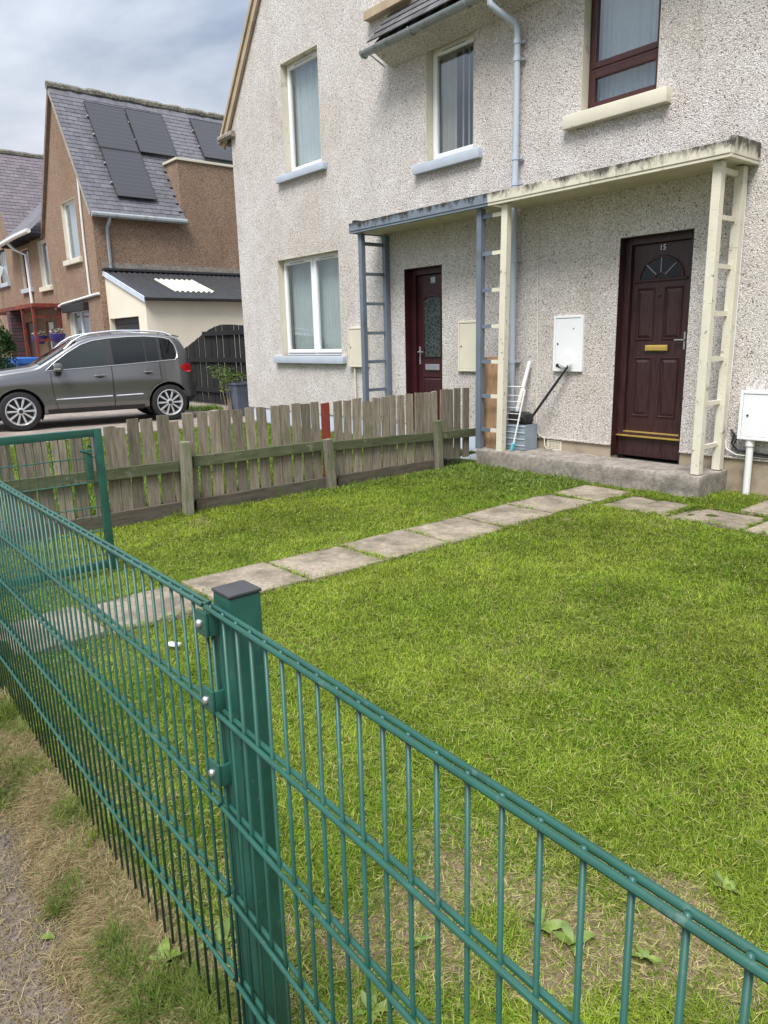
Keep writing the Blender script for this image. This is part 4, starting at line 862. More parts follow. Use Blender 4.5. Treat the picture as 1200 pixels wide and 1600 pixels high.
for i in range(ny+1):
    yy = YG-.06+i*(8.6-YG)/ny; wv = .022*math.cos(2*math.pi*yy/.15)
    for s in (0, .5, 1): V.append((XB+.03+(XG+.12-XB-.03)*s, yy, zh+.05+(zl+.02-zh-.05)*s+wv))
for i in range(ny):
    for s in (0, 1): F.append((i*3+s, i*3+s+1, i*3+s+4, i*3+s+3))
mk('corrugated_roof', (V, F), m_corr, gg, True)
V, F = [], []; sy0 = pX(250, 440, XB+1.2)[1]; sy1 = sy0+1.15
for i in range(41):
    yy = sy0+i*(sy1-sy0)/40; wv = .022*math.cos(2*math.pi*yy/.15)
    for s in (.30, .78): V.append((XB+.03+(XG+.12-XB-.03)*s, yy, zh+.05+(zl+.02-zh-.05)*s+wv+.012))
for i in range(40): F.append((2*i, 2*i+1, 2*i+3, 2*i+2))
mk('rooflight_sheet', (V, F), M('translucent_sheet', (.55, .53, .45), .5, .15, 5, dirt=(.2, .2, .17), dirt_at=(.55, .7)), gg, True)
mk('flashing', bx(XB+.006, XB+.16, YG-.05, 8.6, zh+.05, zh+.12, .01), m_corr, gg)
mk('cement_fillet', bx(XB+.004, XB+.03, YG-.02, 8.6, zh+.122, zh+.27), m_conc, gg)
mk('barge_trim', beam((XB+.02, YG-.03, zh-.02), (XG+.10, YG-.03, zl-.05), .12, .05, (0, 0, 1)), m_plblue, gg)
mk('gutter', tube([(XG+.15, YG-.06, zl-.02), (XG+.15, 8.6, zl-.02)], .055, 8), m_black, gg, True)

# ------------------------------------------------------------------ black timber side gate, pot and shrub
YW = 1.15
bg_ = thing('timber_gate', 'black close-boarded timber gate with arched top behind the car', 'gate', (-15, YW, DZ))
gtops = [(283, 548), (293, 541), (302, 534), (309, 528), (318, 521), (328, 514), (336, 510), (346, 507), (356, 507), (364, 507), (372, 508), (380, 508), (390, 508)]
pts_ = [fac(x, y, YW) for x, y in gtops]
for i in range(len(pts_)-1):
    p, q = pts_[i], pts_[i+1]; g_ = .035 if i % 3 else .06
    V = []
    for yy in (YW, YW+.02): V += [(p[0]+g_/2, yy, DZ+.03), (q[0]-g_/2, yy, DZ+.03), (q[0]-g_/2, yy, q[2]), (p[0]+g_/2, yy, p[2])]
    mk('board', (V, [(0, 1, 2, 3), (7, 6, 5, 4), (0, 4, 5, 1), (1, 5, 6, 2), (2, 6, 7, 3), (3, 7, 4, 0)]), m_gatew, bg_)
for z in (.45, 1.15, 1.75):
    xa_ = pts_[0][0] if z < 1.3 else pts_[4][0]
    mk('ledge', bx(xa_, pts_[-1][0], YW-.045, YW-.001, z-.05, z+.05, .004), m_gatew, bg_)
mk('hanging_post', bx(pts_[-1][0]-.02, XL-.02, YW-.06, YW+.06, 0, 2.1, .005), m_gatew, bg_)
pp = gnd(371, 628, DZ); pcx, pcy = float(fac(376, 612, .25)[0]), .25
pot = thing('plant_pot', 'tall blue-grey square planter at the corner of the white house', 'plant pot', (pcx, pcy, DZ))
pr = [(.15, 0), (.21, .62), (.225, .62), (.225, .66), (.19, .66), (.19, .60)]
mk('planter', lathe([(r*1.35, h_) for r, h_ in pr], Matrix.Translation((pcx, pcy, DZ+.002)) @ Matrix.Rotation(math.pi/4, 4, 'Z'), 4), M('blue_grey_pot', (.10, .12, .16), .55), pot)

def leafcloud(centers, n, size, cols, flat=.5, seed=1):
    r = np.random.default_rng(seed); V = []; F = []; Cc = []
    for (c, rad) in centers:
        for _ in range(n):
            d = r.normal(size=3); d /= np.linalg.norm(d); p = np.array(c)+d*np.array(rad)*r.uniform(.35, 1)**.6
            a = r.normal(size=3); a /= np.linalg.norm(a); a[2] *= flat; b = np.cross(a, r.normal(size=3)); b /= (np.linalg.norm(b)+1e-9)
            s = size*r.uniform(.6, 1.3); k = len(V); cc = np.array(cols[r.integers(len(cols))])*r.uniform(.75, 1.25)
            V += [tuple(p-a*s), tuple(p+b*s*.4), tuple(p+a*s), tuple(p-b*s*.4)]; F.append((k, k+1, k+2, k+3)); Cc += [cc]*4
    return V, F, Cc
def cmesh(name, V, F, Cc, mat, parent=None, kind=None):
    o = mk(name, (V, F), mat, parent, kind=kind); a = o.data.color_attributes.new('Col', 'FLOAT_COLOR', 'POINT')
    c = np.ones((len(V), 4)); c[:, :3] = np.array(Cc); a.data.foreach_set('color', c.ravel()); return o
m_stem = M('brown_stem', (.13, .10, .06), .8)
shr = thing('shrub', 'straggly green shrub growing from the base of the blue-grey planter', 'shrub', (pcx-.25, pcy-.15, DZ))
cen = []
for i in range(7):
    a_ = random.uniform(0, 6.28); tp = Vector((pcx-.38+.34*math.cos(a_), pcy-.1+.22*math.sin(a_), DZ+random.uniform(.62, 1.12)))
    mk('stem', tube([(pcx-.12+.03*i, pcy-.25, DZ), tuple(Vector((pcx-.2, pcy-.2, DZ+.35))*.5+tp*.5), tuple(tp)], [.012, .009, .004], 5), m_stem, shr); cen.append((tuple(tp), (.19, .19, .15)))
V, F, Cc = leafcloud(cen, 75, .042, [(.09, .14, .035), (.13, .18, .05), (.06, .09, .03)], seed=4); cmesh('foliage', V, F, Cc, m_leaf, shr)
# conifer at the far left and bins
con = thing('conifer_bush', 'dense dark green conifer bush at the left edge behind the car', 'bush', (-19.6, -2.3, DZ))
bc = Vector(fac(2, 530, -2.3)); cc_ = []
for i in range(60):
    t = random.random(); rr = .62*(1-t*.75); a_ = random.uniform(0, 6.28)
    cc_.append(((bc.x-.3+rr*math.cos(a_)*.8, -2.3+rr*math.sin(a_)*.8, DZ+.25+t*1.75), (.16, .16, .22)))
mk('trunk', tube([(bc.x-.3, -2.3, DZ), (bc.x-.3, -2.3, DZ+1.4)], [.06, .02], 6), m_stem, con)
V, F, Cc = leafcloud(cc_, 110, .04, [(.020, .050, .014), (.03, .07, .02), (.045, .09, .03)], 1.2, seed=5); cmesh('foliage', V, F, Cc, m_leaf, con)
def atY(x, y, Y): return fac(x, y, Y)
b0 = atY(12, 556, -1.6); b1 = atY(38, 556, -1.6); bz = atY(22, 583, -1.6)[2]
m_bin = M('blue_bin_plastic', (.025, .13, .42), .45, .1)
bn = thing('recycling_bin', 'blue-lidded bin behind the front of the grey car', 'bin', ((b0[0]+b1[0])/2, -1.5, DZ))
mk('bin_body', prism([(b0[0]+.08, DZ), (b1[0]-.08, DZ), (b1[0]-.03, b0[2]-.22), (b0[0]+.03, b0[2]-.22)], 'y', -1.75, -1.2), m_bin, bn)
mk('lid', join(bx(b0[0], b1[0], -1.8, -1.15, b0[2]-.219, b0[2]-.05, .03), bx(b0[0]+.1, b1[0]-.1, -1.85, -1.8, b0[2]-.2, b0[2]-.14, .01)), m_bin, bn)
for nm, (hx, hy), lab in (('hanging_basket', (62, 530), 'purple hanging basket at the white porch window of the left brown house'), ('hanging_basket', (90, 527), 'purple hanging basket by the red porch trellis')):
    hp = fac(hx, hy, YN-.55)
    hb = thing(nm, lab, 'hanging basket', (hp[0], hp[1], hp[2]-.12), 'purple hanging baskets')
    mk('bowl', lathe([(.10, -.15), (.20, -.03), (.24, .10), (.22, .10), (.05, .06)], Matrix.Translation(hp), 14), M('purple_plastic', (.06, .045, .22), .5), hb, True)
    mk('hanger', tube([(hp[0], hp[1], hp[2]+.1), (hp[0], hp[1], 2.72)], .008, 5), m_black, hb)
    V, F, Cc = leafcloud([((hp[0], hp[1], hp[2]+.17), (.22, .22, .12))], 90, .05, [(.5, .5, .5), (.12, .2, .06), (.3, .06, .08)], seed=8); cmesh('flowers', V, F, Cc, m_leaf, hb)

# ------------------------------------------------------------------ parked grey car
cF = np.array([-13.84, -3.65]); cR = np.array([-13.43, -1.09]); rv = (cR-cF)/np.linalg.norm(cR-cF); nv = np.array([rv[1], -rv[0]])
UF, UR, HWD = .88, .88+float(np.linalg.norm(cR-cF)), .905
def wu(u): return u if u < 2.6 else 2.6+(u-2.6)*.80          # body stations -> metres behind the nose
def iw(u): return u if u < 2.6 else 2.6+(u-2.6)/.80
def CT(u, v, z): p = cF+rv*(wu(u)-UF)+nv*(v-.885); return (float(p[0]), float(p[1]), DZ+z)
car = thing('parked_car', 'dark grey compact SUV with silver roof rails parked on the driveway', 'car', CT(2.2, 0, 0))
LEN = 4.45
def sm(us, cps):
    x = np.interp(us, [c[0] for c in cps], [c[1] for c in cps]); k = np.array([.1, .2, .4, .2, .1])
    y = np.convolve(np.pad(x, 2, 'edge'), k, 'valid'); y[0], y[-1] = x[0], x[-1]; return y
US = np.linspace(0, LEN, 84)
ZT = sm(US, [(0, .66), (.05, .82), (.16, .93), (.5, 1.015), (.9, 1.065), (1.22, 1.105), (1.65, 1.36), (1.98, 1.565), (2.15, 1.615), (2.6, 1.655), (3.2, 1.655), (3.7, 1.635), (4.06, 1.59), (4.14, 1.50), (4.33, 1.16), (4.40, .98), (4.45, .78)])
ZB = sm(US, [(0, .34), (.2, .24), (.5, .22), (1.4, .25), (3.0, .26), (3.9, .27), (4.3, .34), (4.45, .46)])
PLN = sm(US, [(0, .60), (.10, .74), (.3, .84), (.6, .885), (1.0, .90), (2.2, .905), (3.6, .905), (3.95, .885), (4.25, .80), (4.45, .62)])
BELT = np.interp(US, [0, 1.0, 1.3, 4.2, 4.45], [.9, .97, 1.0, 1.145, 1.15])
def f_(A, u): return float(np.interp(u, US, A))
def hw(u, z):
    p = f_(PLN, u); b = f_(BELT, u)
    if z <= b: return p+float(np.interp(z, [.2, .30, .42, .52, .60, .78, .88, b], [-.08, -.045, -.012, -.018, -.022, -.002, -.012, -.045]))
    return p-.045-.29*(z-b)-.12*(z-b)**2
V, F = [], []; ringn = None
for i, u in enumerate(US):
    zt, zb = ZT[i], ZB[i]; ze = zt-.075; bl_ = min(BELT[i], ze-.02)
    half = [(0, zb), (hw(u, zb)*.85, zb)]
    for t in np.linspace(0, 1, 9): z = zb+.03+(bl_-zb-.03)*t; half.append((hw(u, z), z))
    for t in np.linspace(.25, 1, 4): z = bl_+(ze-bl_)*t; half.append((hw(u, z), z))
    we = hw(u, ze); half += [(we-.022, zt-.040), (we-.065, zt-.016), (we*.6, zt-.002), (0, zt+.004)]
    rg = [(a, z) for a, z in half]+[(-a, z) for a, z in half[-2:0:-1]]
    ringn = len(rg); V += [CT(u, a, z) for a, z in rg]
for i in range(len(US)-1):
    for k in range(ringn): F.append((i*ringn+k, i*ringn+(k+1) % ringn, (i+1)*ringn+(k+1) % ringn, (i+1)*ringn+k))
F.append(tuple(range(ringn))); F.append(tuple((len(US)-1)*ringn+k for k in range(ringn)))
m_car, _t, _N, _L, _B = newmat('grey_metallic_paint'); _B.inputs['Base Color'].default_value = (.19, .188, .192, 1); _B.inputs['Metallic'].default_value = .7; _B.inputs['Roughness'].default_value = .26
_B.inputs['Coat Weight'].default_value = .8; _B.inputs['Coat Roughness'].default_value = .04
m_cargl, _t, _N, _L, _B = newmat('tinted_car_glass'); _B.inputs['Base Color'].default_value = (.008, .010, .011, 1); _B.inputs['Roughness'].default_value = .03; _B.inputs['Specular IOR Level'].default_value = .35
m_cargl2, _t, _N, _L, _B = newmat('clear_car_glass'); _B.inputs['Base Color'].default_value = (.022, .029, .029, 1); _B.inputs['Roughness'].default_value = .03; _B.inputs['Specular IOR Level'].default_value = .45
m_chrome = M('satin_chrome', (.75, .76, .78), .25, .05, 5, metal=.85); m_tyre = M('tyre_rubber', (.016, .016, .017), .85, .2, 20)
m_rim = M('silver_alloy', (.62, .63, .65), .3, .05, 5, metal=.6); m_tail, _t, _N, _L, _B = newmat('red_tail_lamp'); _B.inputs['Base Color'].default_value = (.42, .012, .018, 1); _B.inputs['Roughness'].default_value = .12
body = mk('body', (V, F), m_car, car, True)
# wheel arches cut out of the body
for u in (UF, UR):
    for s in (-1, 1):
        cb_ = bmesh.new(); cu_ = lathe([(.385, -.30), (.385, .30)], Matrix(((rv[0], 0, nv[0], 0), (rv[1], 0, nv[1], 0), (0, 1, 0, 0), (0, 0, 0, 1))), 40)
        c0 = CT(iw(u), s*.80, .345); cu_ = ([(a+c0[0], b+c0[1], c+c0[2]) for a, b, c in cu_[0]], cu_[1])
        ct = mk('cutter', cu_, m_black); md = body.modifiers.new('b', 'BOOLEAN'); md.operation = 'DIFFERENCE'; md.object = ct; md.solver = 'EXACT'
        bpy.context.view_layer.update(); dg = bpy.context.evaluated_depsgraph_get(); me2 = bpy.data.meshes.new_from_object(body.evaluated_get(dg))
        body.modifiers.clear(); body.data = me2; bpy.data.objects.remove(ct); cb_.free()
        mk('wheel_well', ([CT(iw(u+.383*math.cos(t)), s*v_, .345+.383*math.sin(t)) for v_ in (.52, hw(iw(u), .6)-.03) for t in np.linspace(-.5, math.pi+.5, 24)]+[CT(iw(u), s*.52, .345)],
                          [(i, i+1, 25+i, 24+i) for i in range(23)]+[(i, i+1, 48) for i in range(23)]), m_black, car)
        mk('arch_lip', tube([CT(iw(u+.392*math.cos(t)), s*(hw(iw(u+.392*math.cos(t)), .345+.392*math.sin(t))+.002), .345+.392*math.sin(t)) for t in np.linspace(.12, math.pi-.12, 22)], .007, 6), m_black, car, True)
body.data.materials.clear(); body.data.materials.append(m_car)
try: body.data.set_sharp_from_angle(angle=math.radians(35))
except Exception: pass
# wheels
def wheel(u, s):
    c0 = CT(iw(u), s*.79, .345); ax = Vector((nv[0]*s, nv[1]*s, 0)); rr_ = Vector((rv[0], rv[1], 0))
    Mx = Matrix(((rr_.x, 0, ax.x, c0[0]), (rr_.y, 0, ax.y, c0[1]), (0, 1, 0, c0[2]), (0, 0, 0, 1)))
    t_ = mk('wheel', lathe([(.20, -.11), (.315, -.11), (.340, -.085), (.3445, 0), (.340, .07), (.318, .10), (.255, .106), (.235, .09), (.233, .02)], Mx, 40, False), m_tyre, car, True)
    mk('rim_barrel', lathe([(.238, .092), (.246, .102), (.236, .106), (.226, .094), (.215, .03), (.20, .0)], Mx, 40, False), m_rim, t_, True)
    mk('brake_disc', lathe([(.19, .012), (.19, .022)], Mx, 30), m_black, t_)
    for k in range(10):
        a_ = 2*math.pi*k/10
        vf = bx(.045, .232, -.017, .017, .060, .088, .008); vf = ([(x, y*(1-.0*x)+(0 if x < .1 else 0), z-(.02*(x-.045)/.19)+.012) for x, y, z in vf[0]], vf[1])
        vf = ([(x, y*(.75+2.6*max(0, x-.045)), z) for x, y, z in vf[0]], vf[1])
        mk('spoke', xf(vf, Mx @ Matrix.Rotation(a_, 4, 'Z')), m_rim, t_, True)
    mk('hub_cap', lathe([(.062, .07), (.060, .102), (.050, .107), (.0, .108)], Mx, 20), m_rim, t_, True)
    mk('hub_emblem', xf(join(lathe([(.036, .108), (.036, .1095)], Matrix(), 18)), Mx), m_black, t_)
for u in (UF, UR):
    for s in (1, -1): wheel(u, s)
# glasshouse pieces, laid on the body surface
def patch(uz, off, s=1):
    return [CT(u, s*(hw(u, z)+off), z) for u, z in uz]
def poly(uz, off, s): p = patch(uz, off, s); return p, [tuple(range(len(p)))]
def dense(uz, n=6):
    o_ = []
    for i in range(len(uz)):
        a_, b_ = uz[i], uz[(i+1) % len(uz)]
        for k in range(n): o_.append((a_[0]+(b_[0]-a_[0])*k/n, a_[1]+(b_[1]-a_[1])*k/n))
    return o_
def stripgrid(u0, u1, zlo, zhi, off, s, nu=20, nz=6):
    V, F = [], []
    for i in range(nu+1):
        u = u0+(u1-u0)*i/nu; a_, b_ = zlo(u), zhi(u)
        for k in range(nz+1): z = a_+(b_-a_)*k/nz; V.append(CT(u, s*(hw(u, z)+off), z))
    for i in range(nu):
        for k in range(nz): q = i*(nz+1)+k; F.append((q, q+1, q+nz+2, q+nz+1))
    return V, F
bel = lambda u: f_(BELT, u)+.012
DLO = [(1.36, 0), (1.5, .115), (1.75, .275), (2.0, .40), (2.2, .455), (2.5, .480), (2.9, .480), (3.3, .462), (3.7, .415), (3.86, .37), (3.95, .25), (3.98, .12), (3.93, .03), (3.9, 0)]
dtop = lambda u: f_(BELT, u)+.014+float(np.interp(u, [d_[0] for d_ in DLO[:12]], [d_[1] for d_ in DLO[:12]]))
for s in (1, -1):
    mk('window_surround', stripgrid(1.37, 3.96, bel, lambda u: max(bel(u)+.002, dtop(u)), .004, s, 60, 6), m_black, car, True)
    for nm, u0, u1, mt in (('side_glass', 1.50, 2.40, m_cargl2), ('side_glass', 2.52, 3.22, m_cargl), ('side_glass', 3.25, 3.53, m_cargl), ('quarter_glass', 3.60, 3.92, m_cargl)):
        mk(nm, stripgrid(u0, u1, lambda u: bel(u)+.015, lambda u: max(bel(u)+.02, dtop(u)-.02), .008, s, 24, 6), mt, car, True)
    out_ = [(u, dtop(u)+.006) for u in np.linspace(1.37, 3.95, 50)]+[(3.985, f_(BELT, 3.98)+.14), (3.97, f_(BELT, 3.97)+.06), (3.92, bel(3.9))]+[(u, bel(u)) for u in np.linspace(3.85, 1.36, 40)]
    mk('window_trim', tube(patch(out_, .006, s), .009, 6, closed=True), m_chrome, car, True)
    zl_ = lambda u: .33
    def zrear(u): 
        dx = wu(u)-UR; return max(.33, .345+math.sqrt(max(0, .43**2-dx*dx))) if abs(dx) < .43 else .33
    fd = mk('front_door', stripgrid(1.44, 2.455, lambda u: .352, lambda u: bel(u)-.012, .0045, s, 20, 14), m_car, car, True)
    rd_ = mk('rear_door', stripgrid(2.475, 3.52, zrear, lambda u: bel(u)-.012, .0045, s, 24, 14), m_car, car, True)
    for d_, uh in ((fd, 2.25), (rd_, 3.24)):
        zh_ = .90+(.03 if uh > 3 else 0)
        mk('handle', tube(patch([(uh-.10, zh_), (uh-.07, zh_+.004), (uh+.07, zh_+.004), (uh+.10, zh_)], .030, s), [.010, .017, .017, .010], 8), m_car, d_, True)
        mk('handle_recess', poly([(uh+.075*math.cos(t), zh_-.004+.036*math.sin(t)) for t in np.linspace(0, 6.28, 17)[:-1]], .008, s), m_black, d_)
        mk('door_moulding', tube(patch([(u, .515+.012*(u-1.4)) for u in np.linspace(uh-.78 if uh < 3 else 2.5, uh+.18 if uh < 3 else 3.08, 10)], .010, s), .011, 6), m_chrome, d_, True)
    mk('sill_trim', stripgrid(1.32, 3.10, lambda u: .262, lambda u: .345, .007, s, 16, 2), m_black, car, True)
    for us_, z0s, z1s in ((1.43, .35, .985), (2.465, .35, 1.05), (3.53, .80, 1.10)): mk('shut_line', tube(patch([(us_+(.06*(1-t)**3 if us_ < 2 else 0)-(.25*(1-t)**2 if us_ > 3 else 0)*0, z0s+(z1s-z0s)*t) for t in np.linspace(0, 1, 12)], .0035, s), .006, 5), m_black, car)
    # mirror
    mc = CT(1.55, s*(hw(1.55, 1.06)+.12), 1.065)
    Mm = Matrix.Translation(mc) @ Matrix(((rv[0], nv[0], 0, 0), (rv[1], nv[1], 0, 0), (0, 0, 1, 0), (0, 0, 0, 1)))
    mr = mk('mirror', xf(lumpy(bx(-.075, .075, -.11, .11, -.07, .08, .045), .0, 1), Mm), m_car, car, True)
    mk('mirror_base', xf(join(bx(-.05, .05, -.12*1 if s > 0 else -.02, .02 if s > 0 else .12, -.11, -.071, .01)), Mm), m_black, mr)
    mk('indicator_strip', xf(bx(-.078, .03, s*.10, s*.114, -.03, -.005, .004), Mm), m_chrome, mr)
    # roof rail
    rl_ = [(1.72+i*(2.2/14)) for i in range(15)]
    mk('roof_rail', tube([CT(u, s*(hw(u, f_(ZT, u)-.075)-.045), f_(ZT, u)-.02+.055*math.sin(math.pi*(i/14))**.35 if 0 < i < 14 else f_(ZT, u)-.025) for i, u in enumerate(rl_)], .018, 8), m_chrome, car, True)
    # tail lamp and rear bumper side
    tlp = [(4.02, 1.00), (4.10, 1.055), (4.26, 1.065), (4.31, 1.02), (4.32, .93), (4.24, .895), (4.10, .92)]
    mk('tail_lamp', (lambda p, q: (p+q, [tuple(range(7)), tuple(range(13, 6, -1))]+[(i, (i+1) % 7, 7+(i+1) % 7, 7+i) for i in range(7)]))(patch(tlp, .016, s), patch(tlp, -.03, s)), m_tail, car)
    mk('head_lamp', (lambda p, q: (p+q, [(0, 1, 2, 3), (7, 6, 5, 4)]+[(i, (i+1) % 4, 4+(i+1) % 4, 4+i) for i in range(4)]))(patch([(.12, .66), (.40, .70), (.52, .82), (.22, .78)], .012, s), patch([(.12, .66), (.40, .70), (.52, .82), (.22, .78)], -.02, s)), m_chrome, car)
def topgrid(u0, u1, frac, off, mat, name):
    V, F = [], []
    for i in range(13):
        u = u0+(u1-u0)*i/12; zt = f_(ZT, u); we = hw(u, zt-.075)*frac
        for k in range(13):
            t = -1+2*k/12; V.append(CT(u, we*t, zt+off+.004-.018*abs(t)**4))
    for i in range(12):
        for k in range(12): q = i*13+k; F.append((q, q+1, q+14, q+13))
    return mk(name, (V, F), mat, car, True)
topgrid(1.27, 1.94, .93, .008, m_cargl2, 'windscreen'); topgrid(4.09, 4.28, .80, .008, m_cargl, 'rear_window')
topgrid(2.2, 3.0, .62, .006, m_cargl, 'sunroof')
mk('rear_bumper', stripgrid(4.0, 4.44, lambda u: f_(ZB, u)+.03, lambda u: .56, .012, 1, 10, 5), m_car, car, True)
mk('bumper_insert', stripgrid(4.08, 4.445, lambda u: f_(ZB, u)+.01, lambda u: .44, .02, 1, 10, 3), m_black, car, True)
mk('spoiler', join(beam(CT(4.06, -.55, 1.585), CT(4.06, .55, 1.585), .14, .022, (rv[0], rv[1], -.22), .008)), m_car, car)
mk('aerial', tube([CT(3.75, 0, 1.59), CT(3.86, 0, 1.66)], .012, 6), m_black, car)
mk('wiper', tube([CT(1.33, .55, 1.155), CT(1.45, .05, 1.245)], .010, 6), m_black, car)
for v_ in (.62, .0, -.62): pass

# ------------------------------------------------------------------ grass
def blades(name, P, yaw, ln, wd, lean, col, label=None, cat=None, mat=None):
    n = len(P); d = np.stack([np.cos(yaw), np.sin(yaw), np.zeros(n)], 1); s = np.stack([-np.sin(yaw), np.cos(yaw), np.zeros(n)], 1); up = np.array([0, 0, 1.0])
    cl, sl_ = np.cos(lean)[:, None], np.sin(lean)[:, None]; l = ln[:, None]; w_ = wd[:, None]
    mid = P+(d*cl+up*sl_)*l*.5; lean2 = lean-np.abs(rng.normal(.45, .3, n)); c2, s2 = np.cos(lean2)[:, None], np.sin(lean2)[:, None]
    tip = mid+(d*c2+up*s2)*l*.5; tip[:, 2] = np.maximum(tip[:, 2], P[:, 2]+.003)
    mid[:, 2] = np.maximum(mid[:, 2], P[:, 2]+.002)
    V = np.stack([P-s*w_*.5, P+s*w_*.5, mid+s*w_*.42, mid-s*w_*.42, tip], 1).reshape(-1, 3)
    b = np.arange(n)[:, None]*5
    me = bpy.data.meshes.new(name); me.vertices.add(n*5); me.vertices.foreach_set('co', V.ravel())
    loops = np.concatenate([b+np.array([[0, 1, 2, 3]]), b+np.array([[3, 2, 4]])], 1).ravel()
    me.loops.add(n*7); me.loops.foreach_set('vertex_index', loops)
    me.polygons.add(n*2); st = (np.arange(n)[:, None]*7+np.array([[0, 4]])).ravel(); me.polygons.foreach_set('loop_start', st)
    me.update(calc_edges=True); me.validate()
    a = me.color_attributes.new('Col', 'FLOAT_COLOR', 'POINT'); c = np.ones((n, 5, 4)); c[:, :, :3] = col[:, None, :]; a.data.foreach_set('color', c.ravel())
    me.materials.append(mat or m_grass); o = bpy.data.objects.new(name, me); o['kind'] = 'stuff'
    if label: tag(o, label, cat)
    return reg(o, Matrix(), None)
def inside(x, y, m):
    k = np.zeros(len(x), bool)
    for a, b, c, d in SLABS: k |= (x > a+m) & (x < b-m) & (y > c+m) & (y < d-m)
    k |= (x > xs0) & (x < xs1) & (y > CY+.01)
    return k
def visible(P, mg=.5):
    d = P-C0; z = d@FW; u = (d@RT)/np.maximum(z, .01)*FPX/600; v = (d@UP)/np.maximum(z, .01)*FPX/800
    return (z > .1) & (np.abs(u) < 1+mg) & (np.abs(v) < 1+mg)
def scatter(n, x0, x1, y0, y1): return rng.uniform(x0, x1, n), rng.uniform(y0, y1, n)
# lawn: thick everywhere, thin and strawy where dry
x, y = scatter(2300000, -6.12, 1.2, YF+.0, -.0)
D = np.hypot(x, y+CAMD)
dn = dryness(x, y)
dens = np.where(D < 2.2, 1.0, np.where(D < 3.4, .72, np.where(D < 5, .42, .30)))*(1-.60*sstep(.35, 1.0, dn))
k = (rng.random(len(x)) < dens) & ~inside(x, y, .008+.07*(vnoise(x, y, 5, 81)-.42)*(vnoise(x, y, 1.3, 82)+.2))
P = np.stack([x, y, np.where(inside(x, y, 0), .020, gz(x, y))], 1); k &= visible(P); P = P[k]; x, y, dn, D = x[k], y[k], dn[k], D[k]; n = len(P)
t1 = fbm(x, y, 1.4, 90); t2 = fbm(x, y, 4.5, 95)
g = lerp((.112, .200, .014), (.290, .365, .046), np.clip(t1*1.3-.15+rng.normal(0, .36, n), 0, 1))
g = g*(0.72+.5*t2)[:, None]
dk = sstep(.55, .72, fbm(x, y, .9, 99)); g = g*(1-.22*dk)[:, None]
straw = lerp((.30, .25, .11), (.44, .38, .20), rng.random(n)); br = rng.random(n) < (.09+.10*sstep(.5, .75, fbm(x, y, 2.1, 140))+.45*sstep(.2, 1.0, dn)); g[br] = straw[br]
g *= rng.uniform(.55, 1.35, n)[:, None]
far = np.clip((D-1.5)/5, 0, 1)
ln = rng.uniform(.018, .048, n)*(1+.15*far)*(1-.25*dn)*(.65+.8*fbm(x, y, 7, 120)); wd = rng.uniform(.0016, .0031, n)*(1+.75*far)
lean = np.clip(rng.normal(.50, .38, n), .03, 1.4); lean[br] *= .35
blades('lawn_grass', P, rng.uniform(0, 6.283, n), ln, wd, lean, g, 'mown green lawn grass in front of the white house', 'grass')
# cut clippings lying on top
x, y = scatter(26000, -6.1, .8, YF+.05, -.15); D = np.hypot(x, y+CAMD); k = (rng.random(len(x)) < np.where(D < 3, 1, .5)) & ~inside(x, y, .12); P = np.stack([x, y, gz(x, y)+rng.uniform(.012, .03, len(x))], 1); k &= visible(P); P = P[k]; n = len(P)
cl_ = lerp((.28, .31, .06), (.45, .41, .17), rng.random(n))*rng.uniform(.8, 1.15, n)[:, None]
blades('grass_clippings', P, rng.uniform(0, 6.283, n), rng.uniform(.02, .055, n), rng.uniform(.0014, .0026, n)*(1+np.clip((D[k]-1.5)/5, 0, 1)), np.clip(rng.normal(.08, .12, n), -.1, .4), cl_, 'pale dry grass clippings strewn over the lawn', 'clippings')
# leafy raked weeds beside the step and along the picket fence
x, y = scatter(42000, -6.05, -4.3, -3.2, -.25); w_ = np.exp(-((y+.75)/.75)**2)*.5+.35*np.exp(-((x+6.05)/.18)**2); k = (rng.random(len(x)) < w_) & ~inside(x, y, .03); P = np.stack([x, y, gz(x, y)+rng.uniform(0, .035, len(x))], 1)[k]; n = len(P)
blades('cut_weeds', P, rng.uniform(0, 6.283, n), rng.uniform(.025, .06, n), rng.uniform(.005, .012, n), np.clip(rng.normal(.4, .35, n), 0, 1.2), lerp((.075, .13, .02), (.20, .28, .06), rng.random(n))*rng.uniform(.7, 1.2, n)[:, None], 'heap of broad leafy weed cuttings by the doorstep', 'weeds', m_leaf)
# rough edges: taller tufts at posts, step, slab joints and the foot of the mesh fence
tx, ty, tl_, tc_ = [], [], [], []
def tuft(cx, cy, r, n, lo, hi, c0, c1, rough=1):
    a = rng.uniform(0, 6.283, n); q = r*np.sqrt(rng.random(n)); tx.append(cx+q*np.cos(a)); ty.append(cy+q*np.sin(a)); tl_.append(rng.uniform(lo, hi, n)); tc_.append(lerp(c0, c1, rng.random(n)))
G0, G1, S0, S1 = (.075, .12, .012), (.19, .25, .03), (.26, .21, .10), (.40, .34, .19)
for i in range(34):
    xx = rng.uniform(-3.6, .6); tuft(xx, YF+rng.normal(.03, .03), .05, 50, .04, .13, G0 if rng.random() < .6 else S0, G1 if rng.random() < .6 else S1)
for a, b, c, d in SLABS:
    for i in range(7): tuft(rng.uniform(a, b), c-.002, .018, 22, .015, .04, G0, G1); tuft(a-.008, rng.uniform(c, d), .025, 26, .02, .05, G0, G1); tuft(b+.008, rng.uniform(c, d), .03, 26, .02, .05, G0, G1)
for i in range(30): tuft(rng.uniform(-6.2, -6.08), rng.uniform(-6.2, -.4), .05, 40, .03, .12, G0, G1)
for i in range(26): tuft(rng.uniform(xs0, xs1+.4), CY-.02-rng.random()*.06, .06, 40, .02, .07, G0, S1 if rng.random() < .4 else G1)
